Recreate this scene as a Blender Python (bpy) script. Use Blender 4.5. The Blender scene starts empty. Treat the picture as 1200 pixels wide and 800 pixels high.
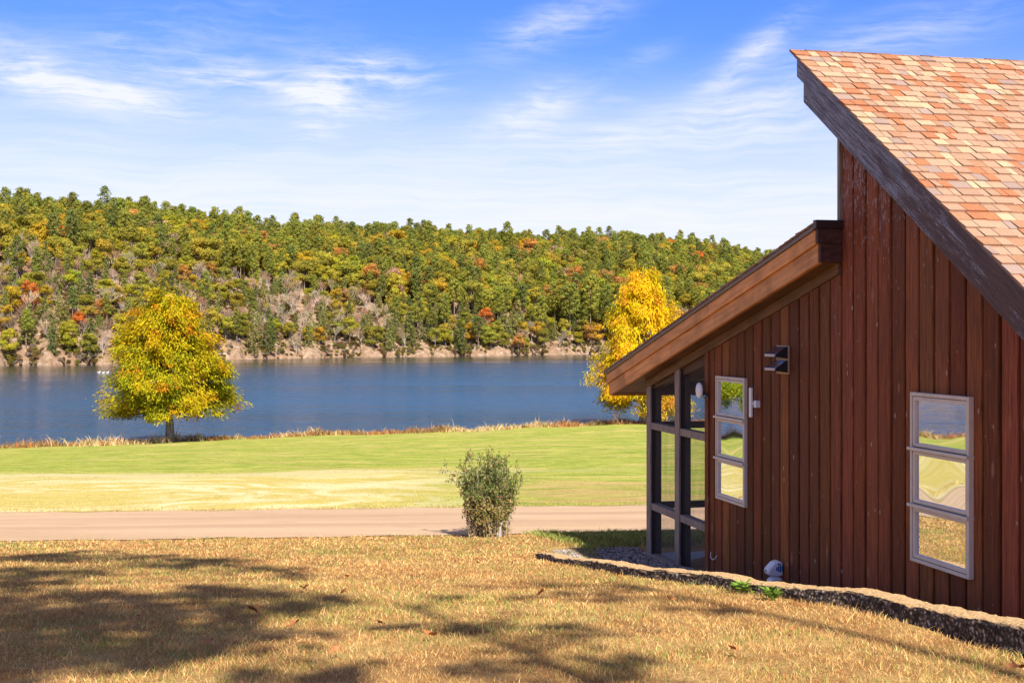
import bpy, math, random
import numpy as np
from mathutils import Vector, Matrix

rng = np.random.default_rng(7)
random.seed(7)
C = bpy.context.scene.collection
scn = bpy.context.scene
F = 1540.0                      # focal length in photo pixels (photo is 1200 wide)

# ------------------------------------------------------------------ helpers
def link(o, parent=None):
    C.objects.link(o)
    if parent is not None:
        o.parent = parent
    return o

def np_mesh(name, V, faces, mats=(), col=None, mi=None, smooth=False):
    """V (N,3); faces: (M,k) array or list of arrays with different k"""
    me = bpy.data.meshes.new(name)
    if not isinstance(faces, (list, tuple)):
        faces = [faces]
    faces = [np.asarray(f, dtype=np.int32) for f in faces if len(f)]
    V = np.asarray(V, dtype=np.float32)
    me.vertices.add(len(V)); me.vertices.foreach_set('co', V.ravel())
    loops = np.concatenate([f.ravel() for f in faces])
    me.loops.add(len(loops)); me.loops.foreach_set('vertex_index', loops)
    starts = []; base = 0
    for f in faces:
        n, k = f.shape
        starts.append(base + np.arange(n) * k); base += n * k
    starts = np.concatenate(starts).astype(np.int32)
    me.polygons.add(len(starts)); me.polygons.foreach_set('loop_start', starts)
    if mi is not None:
        me.polygons.foreach_set('material_index', np.asarray(mi, dtype=np.int32))
    me.update(calc_edges=True)
    if smooth:
        me.polygons.foreach_set('use_smooth', np.ones(len(starts), dtype=bool))
    if col is not None:
        a = me.color_attributes.new('Col', 'FLOAT_COLOR', 'POINT')
        c = np.ones((len(V), 4), dtype=np.float32); c[:, :3] = col
        a.data.foreach_set('color', c.ravel())
    for m in mats:
        me.materials.append(m)
    return me

def obj(name, me, parent=None, kind=None, label=None, cat=None, group=None):
    o = bpy.data.objects.new(name, me)
    link(o, parent)
    tag(o, label, cat, group, kind)
    return o

def tag(o, label=None, cat=None, group=None, kind=None):
    if label: o['label'] = label
    if cat: o['category'] = cat
    if group: o['group'] = group
    if kind: o['kind'] = kind
    return o

def empty(name, loc, label, cat, group=None, rz=0):
    o = bpy.data.objects.new(name, None)
    o.empty_display_size = 0.2
    o.location = loc; o.rotation_euler = (0, 0, rz)
    link(o); tag(o, label, cat, group)
    return o

class MB:
    """mesh builder: collects boxes, prisms, quads into one mesh"""
    def __init__(s): s.v = []; s.f = []; s.c = []
    def add(s, verts, faces, col=(1, 1, 1)):
        b = len(s.v); s.v += [tuple(p) for p in verts]
        s.c += [col] * len(verts)
        s.f += [tuple(b + i for i in f) for f in faces]
    def box(s, a, b, col=(1, 1, 1)):
        x0, y0, z0 = a; x1, y1, z1 = b
        s.add([(x0,y0,z0),(x1,y0,z0),(x1,y1,z0),(x0,y1,z0),(x0,y0,z1),(x1,y0,z1),(x1,y1,z1),(x0,y1,z1)],
              [(0,3,2,1),(4,5,6,7),(0,1,5,4),(1,2,6,5),(2,3,7,6),(3,0,4,7)], col)
    def prism(s, poly, axis, a, b, col=(1, 1, 1)):
        """poly list of 2D points; axis 'x': poly is (y,z) extruded x from a to b ; 'y': (x,z)"""
        n = len(poly)
        P = (lambda p, t: (t, p[0], p[1])) if axis == 'x' else ((lambda p, t: (p[0], t, p[1])) if axis == 'y' else (lambda p, t: (p[0], p[1], t)))
        vs = [P(p, a) for p in poly] + [P(p, b) for p in poly]
        fs = [tuple(range(n))[::-1], tuple(range(n, 2*n))] + [(i, (i+1) % n, n + (i+1) % n, n + i) for i in range(n)]
        s.add(vs, fs, col)
    def tube(s, p0, p1, r0, r1=None, n=8, col=(1,1,1)):
        r1 = r0 if r1 is None else r1
        p0 = Vector(p0); p1 = Vector(p1); d = (p1 - p0).normalized()
        u = d.orthogonal().normalized(); w = d.cross(u)
        vs = []
        for p, r in ((p0, r0), (p1, r1)):
            for i in range(n):
                a = 2*math.pi*i/n
                vs.append(p + (u*math.cos(a) + w*math.sin(a))*r)
        fs = [(i, (i+1) % n, n + (i+1) % n, n + i) for i in range(n)] + [tuple(range(n))[::-1], tuple(range(n, 2*n))]
        s.add(vs, fs, col)
    def build(s, name, mat, parent=None, bevel=0, smooth=False, **kw):
        me = bpy.data.meshes.new(name)
        me.from_pydata(s.v, [], s.f); me.update()
        a = me.color_attributes.new('Col', 'FLOAT_COLOR', 'POINT')
        a.data.foreach_set('color', np.hstack([np.array(s.c, dtype=np.float32), np.ones((len(s.v), 1), np.float32)]).ravel())
        import bmesh
        bm = bmesh.new(); bm.from_mesh(me)
        bmesh.ops.recalc_face_normals(bm, faces=bm.faces)
        bm.to_mesh(me); bm.free()
        me.materials.append(mat)
        if smooth:
            for p in me.polygons: p.use_smooth = True
        o = obj(name, me, parent, **kw)
        if bevel:
            m = o.modifiers.new('bevel', 'BEVEL'); m.width = bevel; m.segments = 2; m.limit_method = 'ANGLE'
        return o

# ------------------------------------------------------------------ node helpers
class NT:
    def __init__(s, name):
        s.m = bpy.data.materials.new(name); s.m.use_nodes = True
        s.t = s.m.node_tree; s.t.nodes.clear()
        s.out = s.t.nodes.new('ShaderNodeOutputMaterial')
    def n(s, typ, **kw):
        nd = s.t.nodes.new('ShaderNode' + typ)
        for k, v in kw.items(): setattr(nd, k, v)
        return nd
    def l(s, a, b): s.t.links.new(a, b)
    def setin(s, sock, v):
        if hasattr(v, 'is_output') or isinstance(v, bpy.types.NodeSocket): s.l(v, sock)
        elif isinstance(v, (tuple, list)) and len(v) == 3 and sock.type == 'RGBA': sock.default_value = (*v, 1)
        else: sock.default_value = v
    def math(s, op, a, b=0.0, c=0.0, clamp=False):
        nd = s.n('Math', operation=op); nd.use_clamp = clamp
        for i, v in enumerate((a, b, c)): s.setin(nd.inputs[i], v)
        return nd.outputs[0]
    def mix(s, fac, a, b, mode='MIX'):
        nd = s.n('Mix', data_type='RGBA', blend_type=mode)
        s.setin(nd.inputs[0], fac); s.setin(nd.inputs[6], a); s.setin(nd.inputs[7], b)
        return nd.outputs[2]
    def ramp(s, fac, pts):
        nd = s.n('ValToRGB'); e = nd.color_ramp.elements
        while len(e) < len(pts): e.new(0.5)
        for el, (p, c) in zip(e, pts):
            el.position = p; el.color = (*c, 1) if isinstance(c, (tuple, list)) else (c, c, c, 1)
        s.setin(nd.inputs[0], fac)
        return nd.outputs[0]
    def smooth(s, x, a, b, lo=0.0, hi=1.0):
        nd = s.n('MapRange', interpolation_type='SMOOTHSTEP')
        s.setin(nd.inputs[0], x)
        for i, v in enumerate((a, b, lo, hi)): nd.inputs[i+1].default_value = v
        return nd.outputs[0]
    def noise(s, vec, scale, detail=4, rough=0.55, dist=0.0):
        nd = s.n('TexNoise'); s.setin(nd.inputs['Vector'], vec)
        nd.inputs['Scale'].default_value = scale; nd.inputs['Detail'].default_value = detail
        nd.inputs['Roughness'].default_value = rough; nd.inputs['Distortion'].default_value = dist
        return nd.outputs['Fac']
    def scale(s, vec, sc):
        nd = s.n('Mapping'); s.l(vec, nd.inputs[0]); nd.inputs['Scale'].default_value = sc
        return nd.outputs[0]
    def pos(s): return s.n('NewGeometry').outputs['Position']
    def objc(s): return s.n('TexCoord').outputs['Object']
    def sep(s, v):
        nd = s.n('SeparateXYZ'); s.l(v, nd.inputs[0]); return nd.outputs
    def comb(s, x, y, z):
        nd = s.n('CombineXYZ')
        for i, v in enumerate((x, y, z)): s.setin(nd.inputs[i], v)
        return nd.outputs[0]
    def col(s): return s.n('Attribute', attribute_name='Col').outputs['Color']
    def bump(s, h, strength=0.3, dist=0.02):
        nd = s.n('Bump'); nd.inputs['Strength'].default_value = strength; nd.inputs['Distance'].default_value = dist
        s.l(h, nd.inputs['Height']); return nd.outputs[0]
    def bsdf(s, color, rough=0.7, normal=None, spec=0.3, metal=0.0):
        nd = s.n('BsdfPrincipled')
        s.setin(nd.inputs['Base Color'], color); s.setin(nd.inputs['Roughness'], rough)
        nd.inputs['Specular IOR Level'].default_value = spec; s.setin(nd.inputs['Metallic'], metal)
        if normal is not None: s.l(normal, nd.inputs['Normal'])
        s.l(nd.outputs[0], s.out.inputs[0]); return nd

def simple_mat(name, color, rough=0.6, metal=0.0, spec=0.4, var=0.12, nscale=12):
    t = NT(name); n = t.noise(t.objc(), nscale, 5)
    dark = tuple(c*(1-var) for c in color); lite = tuple(min(1, c*(1+var)) for c in color)
    t.bsdf(t.mix(n, dark, lite), rough, t.bump(t.noise(t.objc(), nscale*6, 3), 0.08, 0.004), spec, metal)
    return t.m

# ------------------------------------------------------------------ terrain functions
def sstep(x, a, b):
    t = np.clip((x - a)/(b - a), 0, 1); return t*t*(3 - 2*t)

def shoreY(X):
    X = np.asarray(X, float)
    y = np.where(X > -33, 86 + .527*(X + 33), 86 + .36*(X + 33))
    y = np.where(X > 14, 86 + .527*47 + .25*(X - 14), y)
    y = np.where(X < -110, 86 + .36*(-77) + .05*(X+110), y)
    return y + 0.9*np.sin(X*.31) + .5*np.sin(X*.83+1)

def roadshift(X):
    X = np.asarray(X, float)
    s = .09*X
    s = np.where(X < -13, s - .012*(X + 13)**2*np.clip((X+60)/47+.35, .35, 1), s)
    return np.maximum(s, -13)

PY = np.array([-200, -80, -20, 0, 6.2, 10, 14, 17, 19, 24.4])
PZ = np.array([2.5, 2.0, -0.55, -1.38, -1.62, -2.0, -2.4, -2.70, -2.915, -3.24])
ROAD_N, ROAD_F = 18.95, 24.4
KERB = [(2.85, 4.6), (2.74, 5.6), (2.585, 6.69), (2.437, 7.82), (2.27, 8.76), (1.88, 9.75), (1.40, 10.85), (1.04, 11.85), (.667, 12.84), (.43, 13.8), (.238, 14.68)]
KX = np.array([k[0] for k in KERB]); KY = np.array([k[1] for k in KERB])
def vnoise(X, Y, f, seed=0):
    return (np.sin(X*f*1.1+seed)*np.cos(Y*f*.93+seed*2.1) + .5*np.sin(X*f*2.3+Y*f*1.7+seed*3) + .25*np.sin(X*f*4.1-Y*f*3.7+seed))/1.75

def ground_z(X, Y):
    X = np.asarray(X, float); Y = np.asarray(Y, float)
    yy = Y - roadshift(X)
    zn = np.interp(yy, PY, PZ)
    ys = shoreY(X) - roadshift(X)
    f = (yy - 24.4)/(ys - 24.4)
    zf = -3.24 + np.clip(f, 0, 1)*(-7.55 + 3.24)
    over = yy - ys
    bank = -1.3*sstep(over, 0.2, 3.0) - np.clip(over - 2, 0, 40)*.12
    z = np.where(yy < 24.4, zn, zf + bank)
    und = .03*vnoise(X, Y, .55, 1) * np.where(yy < ROAD_N - .7, 1, np.where(yy > ROAD_F + 1, 2.2, 0))
    z = z + und*sstep(np.abs(yy - (ROAD_N+ROAD_F)/2), 3.2, 4.5)
    # strip between kerb and cabin lies a little lower
    kx = np.interp(Y, KY, KX)
    inside = sstep(X - kx, .02, .35)*sstep(Y, 3.5, 4.5)*(1 - sstep(Y, 14.5, 17.0))*(1-sstep(X, 14, 16))
    return z - .14*inside

# ------------------------------------------------------------------ camera
cam_d = bpy.data.cameras.new('camera'); cam = bpy.data.objects.new('camera', cam_d); link(cam)
cam.location = (0, 0, 0); cam.rotation_euler = (math.radians(90), 0, 0)
cam_d.sensor_width = 36; cam_d.lens = F/1200*36; cam_d.shift_y = -10/1200
cam_d.clip_start = .1; cam_d.clip_end = 6000
scn.camera = cam

# ------------------------------------------------------------------ light
SUN_EL = math.radians(43); SUN_AZ = math.radians(18)   # light travels forward and 18 deg to the left
L = Vector((-math.sin(SUN_AZ)*math.cos(SUN_EL), math.cos(SUN_AZ)*math.cos(SUN_EL), -math.sin(SUN_EL)))
sd = bpy.data.lights.new('sun', 'SUN'); sd.energy = 4.5; sd.angle = math.radians(.53); sd.color = (1, .93, .82)
sun = bpy.data.objects.new('sun', sd); link(sun); sun.rotation_euler = L.to_track_quat('-Z', 'Y').to_euler(); sun.location = (10, -30, 40)

w = bpy.data.worlds.new('World'); scn.world = w; w.use_nodes = True
def build_world():
    t = NT.__new__(NT); t.m = w; t.t = w.node_tree; t.t.nodes.clear()
    t.out = t.n('OutputWorld'); bg = t.n('Background'); t.l(bg.outputs[0], t.out.inputs[0])
    sky = t.n('TexSky', sky_type='NISHITA'); sky.sun_disc = False
    sky.sun_elevation = SUN_EL; sky.sun_rotation = math.pi - SUN_AZ
    sky.air_density = 1.0; sky.dust_density = .4; sky.ozone_density = 2.2; sky.altitude = 200
    hs = t.n('HueSaturation'); hs.inputs['Saturation'].default_value = 1.32; hs.inputs['Value'].default_value = 1.0
    t.l(sky.outputs[0], hs.inputs['Color'])
    d = t.n('TexCoord').outputs['Generated']
    x, y, z = t.sep(d)
    az = t.math('MULTIPLY', t.math('ARCTAN2', x, y), 57.2958)
    el = t.math('MULTIPLY', t.math('ARCSINE', z), 57.2958)
    vec = t.comb(az, el, 0.0)
    warp = t.n('TexNoise'); warp.inputs['Scale'].default_value = .22; warp.inputs['Detail'].default_value = 4; t.l(vec, warp.inputs['Vector'])
    wv = t.n('VectorMath', operation='MULTIPLY_ADD'); t.l(warp.outputs['Color'], wv.inputs[0]); wv.inputs[1].default_value = (3.4, 2.6, 0); t.l(vec, wv.inputs[2])
    wv2 = t.n('VectorMath', operation='MULTIPLY_ADD'); t.l(warp.outputs['Color'], wv2.inputs[0]); wv2.inputs[1].default_value = (1.6, 1.1, 0); t.l(vec, wv2.inputs[2])
    # fibres: stretched along a slightly rising direction
    def fib(rot, sx, sy, sc, det, ro=.6):
        mp = t.n('Mapping'); t.l(wv.outputs[0], mp.inputs[0]); mp.inputs['Rotation'].default_value = (0, 0, math.radians(rot)); mp.inputs['Scale'].default_value = (sx, sy, 1)
        a_ = t.noise(mp.outputs[0], sc, det, ro)
        mp2 = t.n('Mapping'); t.l(wv2.outputs[0], mp2.inputs[0]); mp2.inputs['Rotation'].default_value = (0, 0, math.radians(rot + 14)); mp2.inputs['Scale'].default_value = (sx*1.1, sy*2.8, 1)
        b_ = t.noise(mp2.outputs[0], sc*1.5, 6, .62)
        return t.math('ADD', t.math('MULTIPLY', a_, .55), t.math('MULTIPLY', b_, .45))
    f1 = fib(12, .22, 1.1, .75, 8, .66); f2 = fib(-38, .3, 1.0, .7, 7, .64); f3 = fib(-4, .10, 1.0, .9, 6)
    def blob(a, e, ra, re, rot=0):
        dx = t.math('SUBTRACT', az, a); dy = t.math('SUBTRACT', el, e)
        c, s_ = math.cos(math.radians(rot)), math.sin(math.radians(rot))
        u = t.math('ADD', t.math('MULTIPLY', dx, c/ra), t.math('MULTIPLY', dy, s_/ra))
        v = t.math('ADD', t.math('MULTIPLY', dx, -s_/re), t.math('MULTIPLY', dy, c/re))
        r2 = t.math('ADD', t.math('MULTIPLY', u, u), t.math('MULTIPLY', v, v))
        return t.math('EXPONENT', t.math('MULTIPLY', r2, -1.0))
    def P(px, py): return math.degrees(math.atan((px-600)/F)), math.degrees(math.atan((390-py)/F*math.cos(math.atan((px-600)/F))))
    def wisp(px, py, rx, ry, rot, amp, fibre, lo=.42, hi=.72):
        a, e = P(px, py)
        b = blob(a, e, rx/27.0, ry/27.0, rot)
        return t.math('MULTIPLY', t.math('MULTIPLY', b, amp), t.smooth(fibre, lo, hi))
    ws = [wisp(90, 104, 130, 15, -9, 1.0, f1, .36, .68), wisp(30, 78, 80, 26, -25, .8, f2, .3, .7), wisp(150, 88, 170, 46, 5, .65, f1, .3, .75),
          wisp(400, 100, 85, 34, 5, 1.1, f2, .37, .66), wisp(345, 108, 120, 15, -12, 1.0, f1, .38, .68), wisp(370, 145, 34, 20, 30, .95, f2), wisp(255, 92, 45, 10, -8, .8, f1),
          wisp(470, 90, 50, 20, -10, .45, f2),
          wisp(625, 132, 60, 28, 25, 1.0, f2, .32, .68), wisp(545, 148, 26, 6, 0, .8, f1), wisp(655, 28, 80, 24, 20, .8, f2, .34, .7), wisp(875, 70, 70, 17, 38, 1.0, f2, .32, .68),
          wisp(870, 130, 150, 28, 8, .9, f1, .32, .7), wisp(745, 75, 50, 14, 25, .3, f2), wisp(210, 40, 160, 34, 10, .3, f2), wisp(1040, 45, 130, 26, 10, .6, f1, .3, .7),
          wisp(720, 115, 22, 6, 10, .45, f1), wisp(760, 160, 160, 18, 2, .5, f3, .4, .66)]
    m = ws[0]
    for q in ws[1:]: m = t.math('ADD', m, q)
    # unseen overhead cloud added to whiten the shade, and a milky band low down
    ely = t.math('ADD', el, t.math('MULTIPLY', t.math('SUBTRACT', f3, .5), 2.2))
    veil = t.smooth(ely, 12.8, 4.2, 0.0, 1.0)
    stre = t.math('MULTIPLY', t.smooth(f3, .38, .68), t.smooth(el, 11.5, 6.5, 0, .35))
    hi = t.math('MULTIPLY', t.smooth(f2, .25, .6), t.smooth(el, 17, 30, 0, .85))
    lowm = t.math('MULTIPLY', veil, t.smooth(f3, .3, .62, .72, .97))
    m = t.math('ADD', m, stre, clamp=True)
    base = t.mix(1.0, hs.outputs[0], SKY_TINT, 'MULTIPLY')
    c1 = t.mix(lowm, base, HORIZON)
    c2 = t.mix(t.math('MULTIPLY', m, .85, clamp=True), c1, CLOUD)
    c2 = t.mix(hi, c2, FILL_CLOUD)
    t.l(c2, bg.inputs[0]); bg.inputs[1].default_value = SKY_STR
FILL_CLOUD = (1.75, 1.62, 1.5)  # colour of the added overhead cloud that neutralises the shade
SKY_STR = .108
SKY_TINT = (0.52, .51, 1.0)
HORIZON = (4.1, 4.2, 4.45)
CLOUD = (4.5, 4.5, 4.6)
build_world()
scn.view_settings.view_transform = 'Standard'; scn.view_settings.look = 'None'
scn.view_settings.exposure = 1.05; scn.view_settings.gamma = 1

# ------------------------------------------------------------------ materials: ground, water, road
def mat_ground():
    t = NT('lawn_earth'); p = t.pos(); x, y, z = t.sep(p)
    yy = t.math('SUBTRACT', y, t.math('MULTIPLY', x, .09))
    big = t.noise(p, .35, 3); mid = t.noise(p, 1.6, 5, .6); fine = t.noise(p, 22, 4, .7); vf = t.noise(p, 90, 2, .6)
    # dry near lawn
    dry = t.mix(t.smooth(mid, .35, .68), (.34, .17, .06), (.52, .34, .13))
    dry = t.mix(t.smooth(t.noise(p, .9, 4, .6), .56, .72), dry, (.21, .22, .06))
    dry = t.mix(t.smooth(fine, .3, .75, .0, .55), dry, (.16, .09, .04))
    # far lawn
    st = t.scale(p, (.26, 1.0, 1)); sn = t.noise(st, .8, 6, .62, .4); sn2 = t.noise(t.scale(p, (.42, 1.5, 1)), 1.7, 6, .72)
    green = t.mix(t.smooth(sn2, .40, .62), (.19, .27, .028), (.43, .43, .08))
    green = t.mix(t.smooth(sn, .50, .66, 0, .8), green, (.60, .43, .17))
    yel = t.mix(t.smooth(sn2, .3, .72), (.50, .39, .085), (.60, .49, .175))
    # mowing arcs around a turning point
    dx = t.math('ADD', x, 10.5); dy = t.math('MULTIPLY', t.math('SUBTRACT', y, 27.5), 1.25)
    r = t.math('SQRT', t.math('ADD', t.math('MULTIPLY', dx, dx), t.math('MULTIPLY', dy, dy)))
    rr = t.math('ADD', r, t.math('MULTIPLY', t.math('SUBTRACT', big, .5), 3.5))
    an = t.math('MULTIPLY', t.math('ARCTAN2', dy, dx), 2.0)
    arc = t.noise(t.comb(rr, an, 0.0), 1.15, 5, .6)
    arcm = t.math('MULTIPLY', t.smooth(arc, .46, .56), t.math('MULTIPLY', t.smooth(r, 2.2, 4), t.smooth(r, 17, 10)))
    yel = t.mix(t.math('MULTIPLY', arcm, .85), yel, (.74, .64, .38))
    line = t.math('MULTIPLY', t.smooth(t.math('ABSOLUTE', t.math('SUBTRACT', t.math('ADD', yy, t.math('MULTIPLY', big, 4)), 40.3)), 1.9, .4), t.smooth(x, 6, -6))
    ymask = t.math('MULTIPLY', t.smooth(t.math('ADD', yy, t.math('MULTIPLY', t.math('SUBTRACT', sn, .5), 14)), 42, 34), t.smooth(t.math('ADD', x, t.math('MULTIPLY', big, 3)), 2.0, -2.5))
    far = t.mix(ymask, green, yel)
    far = t.mix(t.math('MULTIPLY', line, .8), far, (.62, .52, .28))
    tanm = t.math('MULTIPLY', t.smooth(t.math('ADD', yy, t.math('MULTIPLY', big, 6)), 37, 31), t.smooth(x, -1.5, 1.5))
    far = t.mix(t.math('MULTIPLY', tanm, t.smooth(sn, .42, .6, .1, .8)), far, (.44, .28, .12))
    far = t.mix(t.smooth(fine, .4, .7, 0, .4), far, (.17, .16, .04)); far = t.mix(t.smooth(t.noise(t.scale(p, (.6, 1.3, 1)), 6, 5, .75), .48, .7, 0, .5), far, (.62, .52, .2))
    # roadside
    edge = t.math('ABSOLUTE', t.math('SUBTRACT', t.math('ADD', yy, t.math('MULTIPLY', t.math('SUBTRACT', mid, .5), .5)), 24.55))
    far = t.mix(t.smooth(edge, .45, .12, 0, .75), far, (.34, .23, .12))
    c = t.mix(t.smooth(yy, 21, 22.5), dry, far)
    edge2 = t.math('ABSOLUTE', t.math('SUBTRACT', t.math('ADD', yy, t.math('MULTIPLY', t.math('SUBTRACT', mid, .5), .8)), 18.6))
    c = t.mix(t.smooth(edge2, .5, .1, 0, .7), c, (.30, .16, .07))
    # bank below the shore line
    c = t.mix(t.smooth(z, -7.6, -7.85), c, (.20, .13, .07))
    h = t.math('ADD', t.math('MULTIPLY', fine, 1.0), t.math('MULTIPLY', vf, .5))
    t.bsdf(c, .95, t.bump(h, .6, .05), .05)
    return t.m

def mat_road():
    t = NT('road_surface'); p = t.pos(); x, y, z = t.sep(p)
    n = t.noise(p, 3, 5, .6); f = t.noise(p, 60, 3, .7); st = t.noise(t.scale(p, (.16, .8, 1)), 1.3, 6, .68, .5)
    c = t.mix(t.smooth(st, .3, .72), (.43, .285, .165), (.55, .38, .235))
    c = t.mix(t.smooth(f, .35, .7, 0, .45), c, (.58, .42, .29))
    trk = t.math('ABSOLUTE', t.math('SUBTRACT', t.math('ABSOLUTE', t.math('SUBTRACT', t.math('SUBTRACT', y, t.math('MULTIPLY', x, .09)), t.math('ADD', 21.4, t.math('MULTIPLY', n, .5)))), .85)); c = t.mix(t.smooth(trk, .45, .1, 0, .35), c, (.36, .22, .14)); c = t.mix(t.smooth(t.noise(p, 9, 5, .7), .55, .75, 0, .4), c, (.36, .25, .17))
    crack = t.smooth(t.noise(t.scale(p, (.35, 5, 1)), 1.2, 3, .5),        .70, .715)
    c = t.mix(t.math('MULTIPLY', crack, .7), c, (.14, .09, .06))
    t.bsdf(c, .9, t.bump(t.math('ADD', f, t.noise(p, 12, 4, .7)), .7, .02), .1); return t.m

def mat_hill():
    t = NT('leaf_litter_slope'); p = t.pos()
    n = t.noise(p, .06, 5, .6); f = t.noise(p, .5, 5, .7); g = t.noise(p, 2.2, 3, .7)
    c = t.mix(t.smooth(f, .35, .68), (.25, .155, .09), (.44, .31, .21))
    c = t.mix(t.smooth(n, .5, .62, 0, .6), c, (.28, .17, .10))
    c = t.mix(t.smooth(t.noise(t.scale(p, (.4, .4, 2)), .55, 5, .7), .58, .68), c, (.52, .44, .37))
    t.bsdf(c, .95, t.bump(t.math('ADD', f, g), 1.0, .6), .05); return t.m

def mat_water():
    t = NT('lake_water'); p = t.pos()
    n1 = t.noise(t.scale(p, (.42, 1.0, 1)), .95, 3, .55, .4); n2 = t.noise(t.scale(p, (.5, 1, 1)), .14, 3, .5)
    n3 = t.noise(t.scale(p, (.10, 1, 1)), .045, 4, .55)
    h = t.math('ADD', t.math('MULTIPLY', n1, 1.0), t.math('MULTIPLY', n2, 1.2))
    col = t.mix(n3, (.014, .054, .115), (.026, .088, .165))
    px, py, _z = t.sep(p)
    ysh = t.math('ADD', 460.0, t.math('MULTIPLY', t.math('DIVIDE', px, py), 330.0))
    calm_refl = t.smooth(t.math('ADD', t.math('SUBTRACT', py, ysh), t.math('MULTIPLY', t.math('SUBTRACT', n3, .5), 120)), -230, -40)
    bm = t.n('Bump'); bm.inputs['Strength'].default_value = 1.0; t.l(h, bm.inputs['Height']); t.l(t.math('SUBTRACT', 1.1, t.math('MULTIPLY', calm_refl, 1.0)), bm.inputs['Distance'])
    col = t.mix(calm_refl, col, (.030, .036, .036))  # hill's dark reflection near the far shore put into the water colour
    b = t.bsdf(col, t.math('SUBTRACT', t.smooth(n3, .3, .7, .14, .24), t.math('MULTIPLY', calm_refl, .09)), bm.outputs[0], .3); b.inputs['IOR'].default_value = 1.33
    return t.m

# ------------------------------------------------------------------ setting: ground, road, lake, hills
def axis(*segs):
    out = []
    for a, b, st in segs:
        out.append(np.arange(a, b - 1e-6, st))
    out.append(np.array([segs[-1][1]])); return np.concatenate(out)

def grid_mesh(name, P, nx, ny, mats, smooth=True):
    i = np.arange(nx*ny).reshape(ny, nx)
    f = np.stack([i[:-1, :-1], i[:-1, 1:], i[1:, 1:], i[1:, :-1]], -1).reshape(-1, 4)
    return np_mesh(name, P, f, mats, smooth=smooth)

gx = axis((-300, -120, 15), (-120, -20, 2), (-20, -9, .5), (-9, 9, .22), (9, 30, 1), (30, 240, 10))
gy = axis((-200, -40, 10), (-40, 4, 2), (4, 27, .22), (27, 130, 1), (130, 160, 6))
GX, GY = np.meshgrid(gx, gy)
GZ = ground_z(GX, GY)
obj('ground', grid_mesh('ground', np.stack([GX, GY, GZ], -1).reshape(-1, 3), len(gx), len(gy), [mat_ground()]), kind='structure')

rx = axis((-110, -14, 1.0), (-14, 12, .3), (12, 110, 2)); rt = np.linspace(0, 1, 22)
RX, RT = np.meshgrid(rx, rt)
jit = .10*np.sin(RX*2.7)+.07*np.sin(RX*6.1+1)+.05*np.sin(RX*13.3)
RY = ROAD_N + (ROAD_F - ROAD_N)*RT + roadshift(RX) + jit*np.where((RT < .02) | (RT > .98), 1, 0)
RZ = ground_z(RX, RY) + .012 + .02*np.sin(RT*math.pi)
obj('road', grid_mesh('road', np.stack([RX, RY, RZ], -1).reshape(-1, 3), len(rx), len(rt), [mat_road()]), kind='structure')

lx = np.linspace(-1500, 1100, 14); ly = np.linspace(42, 640, 6); LX, LY = np.meshgrid(lx, ly)
obj('lake', grid_mesh('lake', np.stack([LX, LY, np.full(LX.shape, -8.0)], -1).reshape(-1, 3), 14, 6, [mat_water()]), kind='structure')

SH_S = np.array([-2.6, -1.2, -.6, -.39, -.305, -.208, -.13, -.026, .065, .3, .8, 1.6])
SH_Y = np.array([240, 275, 300, 320, 335, 398, 428, 456, 490, 520, 520, 480])
SK_X = np.array([-3400, -1000, -300, 0, 40, 100, 200, 280, 330, 400, 480, 560, 650, 700, 760, 830, 880, 940, 1000, 1200, 3000])
SK_Y = np.array([240, 232, 226, 226, 224, 233, 241, 251, 261, 259, 262, 265, 269, 268, 268, 276, 289, 300, 308, 315, 320])
T_CREST = 235.0
def far_shore(s): return np.interp(s, SH_S, SH_Y)
def hill_z(s, t):
    ys = far_shore(s)
    ytop = np.interp(600 + F*s, SK_X, SK_Y)
    H = (390 - ytop)/F*(ys + T_CREST*.9) - np.interp(s, [-.4, -.3, -.085, .067], [20.0, 16.5, 13.6, 12.8])
    k = np.interp(s, [-.4, -.15, 0, .3], [85, 100, 125, 125])
    z = -8.35 + (H + 8.35)*(1 - np.exp(-np.clip(t, 0, 400)/k))/(1 - math.exp(-T_CREST/95.0))*1.0
    z = np.where(t > T_CREST, z - (t - T_CREST)*.10, z)
    z = z + .9*sstep(t, 0, 3) + np.where(t < 0, t*.15, 0)
    X = s*(ys + t)
    return z + sstep(t, 5, 40)*(2.2*vnoise(X, t, .05, 2) + .8*vnoise(X, t, .19, 5))
hs_ = np.concatenate([np.linspace(-2.6, -.55, 70), np.linspace(-.54, .4, 260), np.linspace(.42, 1.6, 50)])
ht = np.concatenate([np.linspace(-30, -2, 5), np.linspace(0, 60, 50), np.linspace(64, 300, 60), np.linspace(320, 560, 10)])
HS, HT = np.meshgrid(hs_, ht)
jitt = 2.2*np.sin(HS*130) + 1.4*np.sin(HS*310+1)+.8*np.sin(HS*700)
HY = far_shore(HS) + HT + jitt*np.clip(1 - HT/40, 0, 1)
HZ = hill_z(HS, HT)
obj('hills', grid_mesh('hills', np.stack([HS*HY, HY, HZ], -1).reshape(-1, 3), len(hs_), len(ht), [mat_hill()]), kind='structure')

# ------------------------------------------------------------------ foliage helpers
def unit(v): return v/np.maximum(np.linalg.norm(v, axis=-1, keepdims=True), 1e-9)
def rvec(n, r=rng): return unit(r.normal(size=(n, 3)))

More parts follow.
